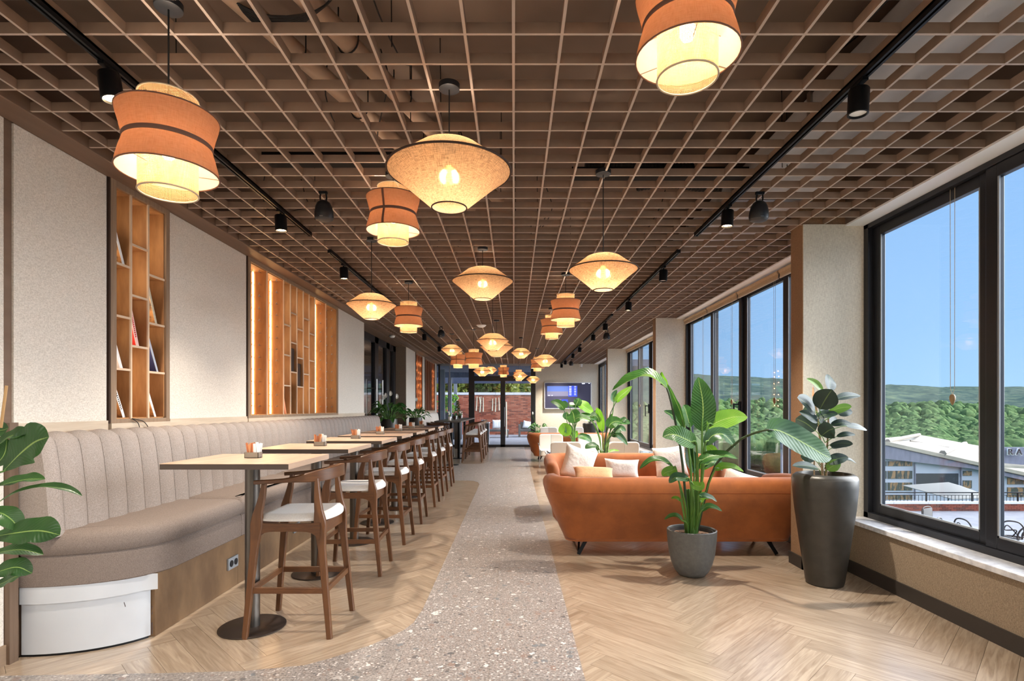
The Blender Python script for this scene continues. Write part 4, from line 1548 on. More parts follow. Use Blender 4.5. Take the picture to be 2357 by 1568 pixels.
for i, y in enumerate((13.9, 14.6, 15.3, 16.1, 16.9)):
    t = thing('small_potted_flower', cl[i], 'flower pot', (-1.62 + .05 * (i % 2), y, 1.111))
    put('pot', MB().lathe([(.001, 0), (.035, 0), (.05, .09), (.045, .09), (.001, .07)], 14), t, m='paper_white' if i % 2 == 0 else 'book_brown')
    g = MB()
    for k in range(9):
        a = rr.uniform(0, 6.28); q = rr.uniform(.02, .06)
        g.tube([(0, 0, .07), (q * cos(a), q * sin(a), rr.uniform(.12, .2))], .004, 4)
    put('stems', g, t, m='stem_green')
    g = MB()
    for k in range(6):
        a = rr.uniform(0, 6.28); q = rr.uniform(.01, .06)
        g.lathe([(.001, 0), (.022, .012), (.018, .03), (.001, .036)], 8)
        for v in range(len(g.v) - 32, len(g.v)):
            x, y_, z = g.v[v]; g.v[v] = (x + q * cos(a), y_ + q * sin(a), z + .12 + .03 * (k % 3))
    put('blossom', g, t, m='flower_white' if i in (0, 3) else 'flower_pink')

# ================================================================== PENDANT LAMPS
MESH = {}


def ring_mesh(R, r, m_, seg=40, z=0):
    g = MB()
    rows = []
    for k in range(seg):
        a = 2 * pi * k / seg
        rows.append([((R + r * cos(b)) * cos(a), (R + r * cos(b)) * sin(a), z + r * sin(b)) for b in [2 * pi * q / 8 for q in range(8)]])
    g.quadgrid(rows, closed_u=True, closed_v=True)
    me = g.mesh('ring', angle=180); fix_normals(me); me.materials.append(MATS[m_])
    return me


def cloth(name, prof, m_, seg=56):
    g = MB().lathe(prof, seg)
    me = g.mesh(name, angle=60)
    # outward normals check: first face
    p = me.polygons[0]
    if Vector((p.center.x, p.center.y, 0)).dot(Vector((p.normal.x, p.normal.y, 0))) < 0:
        me.flip_normals()
    me.materials.append(MATS[m_])
    return me


def setup_meshes():
    M = MESH
    # drum: shade from z=0 (bottom rim) ; all local to bottom rim of big shade
    R = .1825
    prof = [(R, 0.0), (.178, .03), (.168, .07), (.157, .105), (.156, .115), (.158, .125), (.167, .165), (.178, .205), (R, .230)]
    M['drum'] = cloth('shade', prof, 'drum_cloth')
    M['drum_ring0'] = ring_mesh(R, .003, 'drum_trim', z=0)
    M['drum_ring1'] = ring_mesh(R, .003, 'drum_trim', z=.23)
    g = MB().lathe([(.1575, .106), (.1595, .108), (.1585, .115), (.1600, .122), (.1590, .124)], 56)
    me = g.mesh('band', angle=60); fix_normals(me); me.materials.append(MATS['drum_trim']); M['drum_band'] = me
    M['inner'] = cloth('inner_shade', [(.106, -.078), (.106, 0), (.106, .1), (.106, .19), (.106, .305)], 'cane_weave')
    M['inner_ring0'] = ring_mesh(.106, .0035, 'cord_beige', z=-.078)
    M['inner_ring1'] = ring_mesh(.106, .0035, 'cord_beige', z=.305)
    g = MB().tube([(.106, 0, .002), (.181, 0, .002)], .0018, 5)
    me = g.mesh('spoke'); fix_normals(me); me.materials.append(MATS['cord_beige']); M['spoke'] = me
    g = MB().tube([(0, 0, .13), (.155, 0, .115)], .002, 5)
    me = g.mesh('spoke'); fix_normals(me); me.materials.append(MATS['cord_beige']); M['spoke2'] = me
    # vertical seam tape
    g = MB()
    a0 = -.05
    rows = [[((r + .001) * cos(a), (r + .001) * sin(a), z) for a in (-.045, 0, .045)] for r, z in prof]
    g.quadgrid(rows)
    me = g.mesh('seam_tape'); me.materials.append(MATS['drum_trim']); M['seam'] = me
    # diamond for radius .235 and .31
    for nm, sc_ in (('dia_s', .235 / .31), ('dia_l', 1.0)):
        Rr = .31 * sc_
        prof = [(.088 * sc_, -.185 * sc_), (.17 * sc_, -.115 * sc_), (.25 * sc_, -.046 * sc_), (Rr, 0)]
        M[nm + '_low'] = cloth('lower_shade', prof, 'linen_shade')
        M[nm + '_up'] = cloth('upper_shade', [(Rr, 0), (.23 * sc_, .055 * sc_), (.155 * sc_, .112 * sc_), (.115 * sc_, .128 * sc_), (.06 * sc_, .134 * sc_)], 'linen_shade')
        M[nm + '_rim'] = ring_mesh(Rr, .0055 * sc_, 'linen_trim', 56)
        M[nm + '_ring'] = ring_mesh(.088 * sc_, .0035, 'linen_trim', z=-.185 * sc_)
    g = MB().lathe([(.001, -.045), (.018, -.04), (.028, -.02), (.029, 0), (.022, .022), (.013, .04), (.012, .05)], 14)
    me = g.mesh('bulb'); fix_normals(me); me.materials.append(MATS['bulb_glow']); M['bulb'] = me
    g = MB().lathe([(.016, .045), (.018, .05), (.018, .10), (.006, .115)], 12)
    me = g.mesh('socket'); fix_normals(me); me.materials.append(MATS['cord_black']); M['socket'] = me
    g = MB().lathe([(.001, -.028), (.048, -.028), (.052, -.026), (.053, .0), (.001, .002)], 28)
    me = g.mesh('canopy'); fix_normals(me); me.materials.append(MATS['dark_plastic']); M['canopy'] = me


setup_meshes()
LAMP_W = 23.0


def common(t, zc, ztop, zbulb, power):
    """canopy at lattice level, cord, bulb"""
    put('canopy', MESH['canopy'], t, loc=(0, 0, zc))
    put('cord', MB().tube([(0, 0, zbulb + .11), (0, 0, zc - .02)], .0035, 6), t, m='cord_black')
    put('bulb', MESH['bulb'], t, loc=(0, 0, zbulb))
    put('lamp_socket', MESH['socket'], t, loc=(0, 0, zbulb))
    add_light('pendant_light', 'POINT', (0, 0, zbulb - .005), power, (1.0, .87, .72), parent=t, shadow_soft_size=.035)


def drum(x, y, zr, label, seam=None, rz=0):
    t = thing('drum_pendant_lamp', label, 'lamp', (x, y, zr), group='orange drum pendant lamps')
    if rz: t.rotation_euler = (0, 0, rz)
    put('shade', MESH['drum'], t); put('shade_ring', MESH['drum_ring0'], t); put('shade_ring', MESH['drum_ring1'], t)
    put('waist_band', MESH['drum_band'], t, label='dark band round the waist of the shade')
    put('inner_shade', MESH['inner'], t, label='cream woven inner cylinder')
    put('inner_ring', MESH['inner_ring0'], t); put('inner_ring', MESH['inner_ring1'], t)
    for k in range(3):
        put('frame_spoke', MESH['spoke'], t, rot=(0, 0, 2.094 * k + .4)); put('frame_spoke', MESH['spoke2'], t, rot=(0, 0, 2.094 * k + .4))
    if seam is not None:
        put('seam_tape', MESH['seam'], t, rot=(0, 0, seam), label='dark vertical seam tape')
    common(t, H + .022 - zr, .275, .10, LAMP_W)


def diamond(x, y, zr, size, label, tilt=0):
    t = thing('diamond_pendant_lamp', label, 'lamp', (x, y, zr), group='cream linen diamond pendant lamps')
    k = 'dia_' + size
    put('lower_shade', MESH[k + '_low'], t); put('upper_shade', MESH[k + '_up'], t)
    put('rim_trim', MESH[k + '_rim'], t, label='dark brown trim round the rim'); put('mouth_ring', MESH[k + '_ring'], t)
    common(t, H + .022 - zr, .13, -.015, LAMP_W * (.7 if size == 's' else .85))


def X(px, Y): return (px - VX) / F * Y
def Z(py, Y): return CAMZ - (py - VY) / F * Y


DR_ = [(388, 2.22, 2.354, 'large drum pendant lamp nearest on the upper left, over the banquette', None),
       (1582, 1.99, 2.678, 'drum pendant lamp cut by the top edge, hanging nearest right of centre', None),
       (905, 3.83, 2.64, 'drum pendant lamp half hidden behind the big cream diamond lamp', -1.75),
       (940.5, 7.09, 2.468, 'drum pendant lamp right of the small diamond lamp, left side mid-room', None),
       (1302, 6.66, 2.476, 'upper and nearer of the two overlapping drum lamps, right of the aisle', None),
       (1270, 8.98, 2.62, 'lower and further of the two overlapping drum lamps, right of the aisle', None),
       (1054, 13.1, 2.446, 'far drum lamp with a vertical seam, partly under a diamond lamp', -1.7),
       (1090.5, 11.3, 2.31, 'drum lamp left of the aisle, just right of the seamed one', None),
       (1159, 17.9, 2.50, 'far drum lamp hanging in front of the door transom', -1.6),
       (1237, 14.9, 2.49, 'far drum lamp tucked behind a diamond lamp, right of the aisle', None),
       (1194, 19.2, 2.44, 'furthest drum lamp, mostly hidden behind the corded diamond lamp', None)]
for px, Y, zr, lab, seam in DR_:
    drum(X(px, Y), Y, zr, lab, seam)
DI = [(1034, 2.78, 2.605, 'l', 'biggest cream diamond pendant lamp, nearest at the centre'),
      (1388.5, 3.79, 2.362, 's', 'cream diamond lamp on a long cord, right of centre'),
      (1111, 5.60, 2.700, 'l', 'cream diamond lamp right below the big nearest one'),
      (855, 5.30, 2.405, 's', 'cream diamond lamp nearest the left wall'),
      (1134, 7.96, 2.385, 's', 'front one of the two overlapping diamond lamps at the centre'),
      (1143, 10.17, 2.545, 'l', 'rear one of the two overlapping diamond lamps at the centre'),
      (1040, 12.0, 2.69, 's', 'small far diamond lamp left of the aisle, above the seamed drum'),
      (1199.5, 12.7, 2.69, 's', 'small far diamond lamp right of the centre pair'),
      (1255, 11.1, 2.385, 's', 'far diamond lamp in front of a drum lamp, right of the aisle'),
      (1110, 14.2, 2.37, 's', 'far diamond lamp before the transom, front of its pair'),
      (1129, 18.2, 2.68, 's', 'far diamond lamp before the transom, rear of its pair'),
      (1197, 17.0, 2.42, 's', 'far diamond lamp crossed by a cord, left of the lowest one'),
      (1227, 18.6, 2.39, 's', 'lowest and furthest diamond lamp beside the television wall')]
for px, Y, zr, sz, lab in DI:
    diamond(X(px, Y), Y, zr, sz, lab)

# ================================================================== TRACKS, SPOTS, SPEAKERS
def track(x, y0, y1, label):
    t = thing('lighting_track', label, 'track', (x, y0, H - .034))
    L = y1 - y0
    put('rail', MB().box(-.018, -.006, 0, L, 0, .034).box(.006, .018, 0, L, 0, .034).box(-.018, .018, 0, L, .022, .034), t, m='black_metal')
    put('end_cap', bx(-.019, .019, -.01, 0, -.001, .035), t, m='black_metal'); put('end_cap', bx(-.019, .019, L, L + .01, -.001, .035), t, m='black_metal')


TXL, TXR = -1.87, 1.67
track(TXL, .2, 5.05, 'nearest black lighting track on the left side of the ceiling')
track(TXL, 5.6, 8.9, 'second black lighting track on the left side of the ceiling')
track(TXL, 11.1, 14.2, 'furthest black lighting track on the left side of the ceiling')
track(TXR, .2, 5.05, 'nearest black lighting track on the window side of the ceiling')
track(TXR, 5.6, 8.9, 'second black lighting track on the window side of the ceiling')
track(TXR, 9.4, 13.2, 'third black lighting track on the window side of the ceiling')
track(TXR, 13.8, 19.7, 'furthest black lighting track on the window side of the ceiling')


def spot(x, y, label, on=True, tilt=.12, d=-1):
    t = thing('track_spotlight', label, 'spotlight', (x, y, H - .036), group='black track spotlights')
    put('adapter', MB().box(-.014, .014, -.05, .05, -.012, .004).tube([(0, 0, -.012), (0, 0, -.04)], .008, 8), t, m='black_metal')
    h = put('housing', MB().lathe([(.001, 0), (.042, 0), (.046, -.006), (.046, -.122), (.040, -.124), (.038, -.108)], 24), t, loc=(0, 0, -.03), rot=(0, tilt * d, 0), m='black_metal')
    put('lens', MB().lathe([(.001, -.1105), (.039, -.1105), (.039, -.1125), (.001, -.1125)], 20), h, m='spot_glow' if on else 'white_plastic')
    if on:
        add_light('spot_light', 'SPOT', (-.016 * d * -1 * tilt * 8 * 0, 0, -.175), (95 if x < 0 else 150) if y < 7 else 210, (1, .90, .78), (0, tilt * d, 0), t, spot_size=radians(110), spot_blend=.9, shadow_soft_size=.03)


for i, (y, on) in enumerate(((2.545, 1), (4.42, 1), (6.06, 1), (11.5, 0), (13.8, 0))):
    spot(TXL, y, '%s black spotlight on the left-hand ceiling tracks' % ['nearest', 'second', 'third', 'fourth', 'furthest'][i], on, .16 if i == 0 else .05)
for i, (y, on) in enumerate(((2.67, 0), (4.31, 1), (6.16, 0), (8.03, 1), (10.07, 1), (11.6, 1), (14.0, 1), (15.6, 0), (17.9, 0), (19.3, 1))):
    spot(TXR, y, '%s black spotlight on the window-side ceiling tracks' % ['nearest', 'second', 'third', 'fourth', 'fifth', 'sixth', 'seventh', 'eighth', 'ninth', 'furthest'][i], on, .05, 1)


def speaker(x, y, label, rz=0):
    t = thing('ceiling_speaker', label, 'speaker', (x, y, H - .01), group='black hanging speakers')
    t.rotation_euler = (.12, 0, rz)
    put('bracket', MB().tube([(-.02, 0, .02), (-.024, 0, -.03), (-.02, 0, -.055)], .006, 6).tube([(.02, 0, .02), (.024, 0, -.03), (.02, 0, -.055)], .006, 6).box(-.03, .03, -.012, .012, 0, .02), t, m='black_metal')
    put('cabinet', MB().lathe([(.001, -.045), (.024, -.047), (.046, -.062), (.060, -.09), (.068, -.13), (.070, -.165), (.066, -.178)], 28), t, m='dark_plastic')
    put('grille', MB().lathe([(.067, -.176), (.060, -.19), (.04, -.198), (.001, -.201)], 28), t, m='pot_dark', label='dark grey speaker grille')
    put('badge', bx(-.012, .012, -.069, -.066, -.172, -.168), t, m='bracket_steel')


speaker(-1.424, 4.12, 'nearest left black dome speaker hanging below the lattice')
speaker(1.84, 4.13, 'nearest right black dome speaker beside the window-side track')
speaker(-1.44, 10.9, 'far left black dome speaker hanging left of the diamond lamps')
speaker(1.90, 11.3, 'far right black dome speaker just beyond two lit spotlights')
speaker(1.89, 18.2, 'furthest black dome speaker before the television wall')
sd = thing('smoke_detector', 'round white smoke detector dome on the ceiling lattice', 'smoke detector', (X(1108, 10.7), 10.7, H))
put('dome', MB().lathe([(.001, -.045), (.04, -.042), (.07, -.028), (.088, -.008), (.09, 0), (.001, 0)], 28), sd, m='white_plastic')
put('base_ring', MB().lathe([(.092, -.006), (.095, -.003), (.095, 0), (.09, 0)], 28), sd, m='white_plastic')
s2 = thing('motion_sensor', 'small round white sensor on the left ceiling band', 'sensor', (-2.66, 12.05, 3.005))
put('body', MB().lathe([(.001, -.06), (.045, -.05), (.06, -.03), (.06, 0), (.001, 0)], 20), s2, m='white_plastic')
put('ring', MB().lathe([(.062, -.02), (.066, -.012), (.062, -.004)], 20), s2, m='bracket_steel')
s3 = thing('security_camera', 'small white security camera at the top of the television wall', 'camera', (X(1338, 19.8), 19.85, 3.0))
put('bracket', MB().lathe([(.05, -.04), (.06, 0), (.001, 0)], 16), s3, m='white_plastic')
put('camera_head', MB().lathe([(.001, -.12), (.04, -.11), (.055, -.07), (.05, -.04), (.001, -.04)], 16), s3, m='white_plastic')
put('lens', MB().lathe([(.001, -.125), (.02, -.122), (.022, -.11)], 12), s3, m='dark_plastic')

# ================================================================== SOFAS
def shell_mesh(Wd, Dp, name='shell', hf=.70):
    """U-shaped upholstered shell. local: back outer face at y=0, opens to +y, x from 0..Wd"""
    prof = [(-.190, .14), (-.168, .18), (-.125, .27), (-.07, .40), (-.025, .53), (0, .64), (.0, .70), (-.018, .742), (-.05, .762), (-.09, .766), (-.125, .750), (-.15, .715), (-.168, .65), (-.175, .55), (-.18, .40), (-.18, .28)]
    r = .30
    path = []
    def add(x, y, nx, ny): path.append((x, y, nx, ny))
    n = 8
    for k in range(n): add(0, Dp - (Dp - r) * k / n, -1, 0)
    for k in range(9):
        a = pi + (pi / 2) * k / 8
        add(r + r * cos(a), r + r * sin(a), cos(a), sin(a))
    for k in range(1, 14): add(r + (Wd - 2 * r) * k / 14, 0, 0, -1)
    for k in range(9):
        a = 1.5 * pi + (pi / 2) * k / 8
        add(Wd - r + r * cos(a), r + r * sin(a), cos(a), sin(a))
    for k in range(1, n + 1): add(Wd, r + (Dp - r) * k / n, 1, 0)
    rows = []
    N = len(path)
    def section(x, y, nx, ny, hs, sh=1.0, dy=0):
        row = []
        for o, z in prof:
            oc = -.095 + (o + .095) * sh
            zz = z if z < .3 else .3 + (z - .3) * hs
            zz = .42 + (zz - .42) * (1 - (1 - sh) * .35)
            row.append((x + nx * oc, y + ny * oc + dy, zz))
        return row
    for i, (x, y, nx, ny) in enumerate(path):
        fr = max(0, (y - r) / (Dp - r)) if (i < n or i > N - n - 2) else 0
        hs = 1 - (1 - (hf - .3) / .466) * fr ** 1.5
        rows.append(section(x, y, nx, ny, hs))
    hs = (hf - .3) / .466
    def caps(x, nx):
        out = []
        for sh, dy in ((.93, .035), (.78, .065), (.5, .085), (.2, .095)):
            out.append(section(x, Dp, nx, 0, hs, sh, dy))
        return out
    c0 = caps(0, -1)[::-1]; c1 = caps(Wd, 1)
    rows = c0 + rows + c1
    g = MB()
    b = g.quadgrid(rows, closed_u=True)
    m = len(prof)
    g.ngon([b + k for k in range(m)]); g.ngon([b + (len(rows) - 1) * m + k for k in range(m)], True)
    me = g.mesh(name, angle=180); fix_normals(me); me.materials.append(MATS['velvet'])
    return me


def seam_mesh(Wd, Dp, off, z, rr=.004):
    r = .30
    pts = []
    o = off
    for k in range(6): pts.append((-o * -1 * -1 if False else -o, Dp - (Dp - r) * k / 6, z))
    for k in range(9):
        a = pi + (pi / 2) * k / 8
        pts.append((r + (r + o) * cos(a), r + (r + o) * sin(a), z))
    for k in range(9):
        a = 1.5 * pi + (pi / 2) * k / 8
        pts.append((Wd - r + (r + o) * cos(a), r + (r + o) * sin(a), z))
    for k in range(1, 7): pts.append((Wd + o, r + (Dp - r) * k / 6, z))
    return MB().tube(pts, rr, 6)


def rrect(x0, x1, y0, y1, r, n=5):
    pts = []
    for cx, cy, a0 in ((x1 - r, y0 + r, -pi / 2), (x1 - r, y1 - r, 0), (x0 + r, y1 - r, pi / 2), (x0 + r, y0 + r, pi)):
        for k in range(n + 1):
            a = a0 + pi / 2 * k / n
            pts.append((cx + r * cos(a), cy + r * sin(a)))
    return pts


def sofa(label, x0, y0, Wd, Dp=.92, flip=False, hf=.70):
    t = thing('velvet_sofa', label, 'sofa', (x0 + Wd / 2, y0, 0), pi if flip else 0)
    ox = -Wd / 2
    put('shell', shell_mesh(Wd, Dp, hf=hf), t, loc=(ox, 0, 0))
    put('back_seam', seam_mesh(Wd, Dp * .9, -.004, .628, .0022), t, loc=(ox, 0, 0), m='velvet_seam')
    put('base_piping', seam_mesh(Wd, Dp, -.186, .148, .006), t, loc=(ox, 0, 0), m='velvet')
    put('seat_base', MB().slab(rrect(ox + .17, -ox - .17, .17, Dp + .03, .14), [(.14, .03), (.145, .01), (.20, 0), (.30, -.01), (.31, 0)]), t, m='velvet')
    for a, b_ in ((ox + .185, -.004), (.004, -ox - .185)):
        put('seat_cushion', MB().slab(rrect(a, b_, .19, Dp + .05, .07), [(.312, .02), (.325, .0), (.38, -.008), (.43, .0), (.448, .03), (.455, .09)]), t, m='velvet')
    # sled legs
    for s in (-1, 1):
        for yy in (.30, Dp - .12):
            xx = s * (Wd / 2 - .36)
            g = MB().ribbon([(xx - .03 * s, yy - .02, .15), (xx + .055 * s, yy - .05, .006)], (.035, .008), up=(0, 1, 0))
            g.ribbon([(xx + .03 * s, yy + .10, .15), (xx + .055 * s, yy - .05, .006)], (.02, .008), up=(0, 1, 0))
            put('leg', g, t, m='black_metal')
    return t


sofa('orange velvet sofa with its back to the camera, behind the potted strelitzia', .315, 5.06, 2.52)
sofa('orange velvet sofa facing the camera with cream cushions on it', .42, 8.05, 2.32, flip=True, hf=.715)
sofa('furthest orange velvet sofa near the television wall', .36, 14.4, 2.2)


def pillow(label, cat, w, h, th, loc, rot, m_='cushion_cream'):
    n = 18
    g = MB()
    def surf(sg):
        rows = []
        for i in range(n + 1):
            u = -1 + 2 * i / n
            row = []
            for j in range(n + 1):
                v = -1 + 2 * j / n
                px = u * (1 - .09 * (1 - v * v)) if abs(u) > .0 else 0
                pz = v * (1 - .09 * (1 - u * u))
                e = (1 - u ** 4) * (1 - v ** 4)
                row.append((px * w / 2, sg * th / 2 * max(e, 0) ** .55, pz * h / 2))
            rows.append(row)
        return rows
    g.quadgrid(surf(1)); g.quadgrid(surf(-1), flip=True)
    me = g.mesh('cushion', angle=180)
    import bmesh
    bm = bmesh.new(); bm.from_mesh(me); bmesh.ops.remove_doubles(bm, verts=bm.verts, dist=.0004); bmesh.ops.recalc_face_normals(bm, faces=bm.faces); bm.to_mesh(me); bm.free()
    me.materials.append(MATS[m_])
    o = put('cushion', me, loc=loc, rot=rot)
    tag(o, label, cat)
    return o


pillow('big square cream cushion tilted in the left corner of the orange sofa', 'cushion', .46, .46, .15, (.88, 7.50, .66), (-.30, .32, .1))
pillow('tan cushion lying before the big square cream one', 'cushion', .52, .30, .12, (1.02, 7.04, .56), (-1.0, .04, .0), 'cushion_tan')
pillow('oblong cream cushion standing in the middle of the orange sofa', 'cushion', .47, .27, .13, (1.47, 7.52, .585), (-.28, .04, -.02))
pillow('cream cushion in the right part of the orange sofa behind the strelitzia leaves', 'cushion', .44, .44, .14, (2.16, 7.62, .67), (-.28, -.12, -.12))
pillow('cream cushion whose corner peeks over the nearest sofa back beside the tall pot', 'cushion', .44, .40, .13, (2.22, 5.40, .60), (.30, .28, 0))


def lounge_chair(label, x, y, rz):
    t = thing('cream_lounge_chair', label, 'chair', (x, y, 0), rz, group='cream lounge chairs')
    # local: faces +y, back at y=0
    w = .29
    for s in (-1, 1):
        rows = []
        a, b_ = (0.002, w) if s > 0 else (-w, -.002)
        def outline(yy, ins):
            pts = []
            zt = .775 - ins
            x0 = a + (ins if s < 0 else 0) ; x1 = b_ - (ins if s > 0 else 0)
            r = .07
            if s > 0:
                pts = [(x0, .36), (x1, .36)] + [(x1 - r + r * cos(q), zt - r + r * sin(q)) for q in [pi / 2 * k / 5 for k in range(6)]] + [(x0, zt)]
            else:
                pts = [(x0, .36), (x1, .36), (x1, zt)] + [(x0 + r + r * cos(q), zt - r + r * sin(q)) for q in [pi / 2 + pi / 2 * k / 5 for k in range(6)]]
            return [(p[0], yy - (p[1] - .36) * .22 + (.03 * (abs(p[0]) / w) ** 2), p[1]) for p in pts]
        rows = [outline(.0, .012), outline(.012, 0), outline(.085, 0), outline(.10, .015)]
        g = MB(); b0 = g.quadgrid(rows, closed_u=True); m = len(rows[0])
        g.ngon([b0 + k for k in range(m)]); g.ngon([b0 + 3 * m + k for k in range(m)], True)
        put('back_cushion', g, t, m='cream_chair')
    put('seat_cushion', MB().slab(rrect(-.29, .29, .06, .62, .07), [(.29, .02), (.30, 0), (.38, 0), (.41, .015), (.42, .05)]), t, m='cream_chair')
    for s in (-1, 1):
        g = MB().tube(smooth_path([(s * .27, -.03, .50), (s * .32, .0, .56), (s * .33, .25, .57), (s * .33, .52, .55), (s * .31, .58, .45), (s * .30, .57, .01)], 20), .009, 8)
        g.tube([(s * .27, .04, .30), (s * .30, -.03, .01)], .009, 8)
        put('arm_frame', g, t, m='chrome')
    return t


lounge_chair('cream lounge chair seen from behind, left one right behind the sofa with cushions', .985, 10.45, 0)
lounge_chair('cream lounge chair seen from behind, right one near the window', 2.08, 10.45, 0)
lounge_chair('cream lounge chair facing the camera, left of the leafy plant', .91, 13.55, pi)
lounge_chair('cream lounge chair facing the camera, half hidden by plant stalks', 1.86, 13.55, pi)
lounge_chair('cream lounge chair beyond the furthest orange sofa, on the left', 1.17, 18.6, pi)
lounge_chair('cream lounge chair beyond the furthest orange sofa, by the dark pot', 2.05, 18.6, pi)
tb = thing('coffee_table', 'low white coffee table beside the cream lounge chairs', 'table', (1.05, 12.0, 0))
put('table_top', MB().slab(rrect(-.36, .36, -.36, .36, .05), [(.42, .004), (.424, 0), (.445, 0), (.449, .004)]), tb, m='white_plastic')
for sx in (-1, 1):
    for sy in (-1, 1):
        put('leg', MB().tube([(sx * .28, sy * .28, .42), (sx * .31, sy * .31, 0)], .014, 8), tb, m='chrome')
tag(put('magazine', bx(-.15, .15, -.10, .10, 0, .012), loc=(.86, 11.85, .4505), m='slate_blue'), 'dark blue magazine on the low white coffee table', 'magazine')
wt = thing('side_table', 'small pale side table by the window sill beyond the sofas', 'table', (2.62, 11.2, 0))
put('table_top', MB().lathe([(.001, .50), (.20, .50), (.205, .51), (.20, .52), (.001, .52)], 24), wt, m='glass_top')
put('stem', MB().lathe([(.015, .02), (.015, .50)], 10), wt, m='chrome'); put('base', MB().lathe([(.001, 0), (.15, 0), (.15, .012), (.001, .02)], 24), wt, m='chrome')

# ================================================================== PLANTS
PROF = {'strel': lambda t: max(0, sin(pi * t ** .78)) ** .62,
        'rubber': lambda t: max(0, sin(pi * t ** .9)) ** .62,
        'fiddle': lambda t: max(0, sin(pi * t ** 1.25)) ** .7 * (.75 + .35 * t),
        'lily': lambda t: max(0, sin(pi * t ** .8)) ** .9}


def leaf_mb(mid, width, N, kind='strel', fold=.25, wave=.0, n=16, m=6, seed=0, curl=.0):
    """blade along midrib points; N faces the upper surface"""
    rnd = random.Random(seed)
    P = smooth_path(mid, n + 1)
    N = Vector(N).normalized()
    ph = rnd.uniform(0, 6)
    rows = []
    for i, p in enumerate(P):
        t = i / n
        tg = (P[min(i + 1, n)] - P[max(i - 1, 0)]).normalized()
        s = tg.cross(N)
        if s.length < 1e-4: s = tg.cross(Vector((.3, .2, 1)))
        s.normalize(); nn = s.cross(tg).normalized()
        w = width / 2 * PROF[kind](t) + .0008
        row = []
        for j in range(m + 1):
            u = -1 + 2 * j / m
            h = abs(u) * w * fold - (u * u) * w * curl
            h += wave * w * sin(t * 17 + ph + (1.3 if u > 0 else 0)) * u * u
            row.append(p + s * (u * w * sqrt(max(.2, 1 - fold * fold * .5))) + nn * h)
        rows.append(row)
    g = MB()
    g.quadgrid(rows, uvs=lambda i, j: (j / m, i / n))
    return g


def add_leaf(t, mid, width, N, kind, m_, stalk=None, seed=0, **kw):
    base = Vector(t.location)
    mid = [Vector(p) - base for p in mid]
    g = leaf_mb(mid, width, N, kind, seed=seed, **kw)
    me = g.mesh('leaf', angle=180)
    # make sure the top side faces N
    s = Vector((0, 0, 0))
    for p in me.polygons: s += p.normal * p.area
    if s.dot(Vector(N)) < 0: me.flip_normals()
    me.materials.append(MATS[m_])
    o = put('leaf', me, t)
    if stalk:
        pts, r, sm = stalk
        pts = [Vector(p) - base for p in pts]
        P = smooth_path(pts, 14)
        rs = [r * (1.25 - .55 * i / 13) for i in range(14)]
        k = MB().tube(P, rs, 8)
        put('leaf_stalk', k, t, m=sm)
    return o


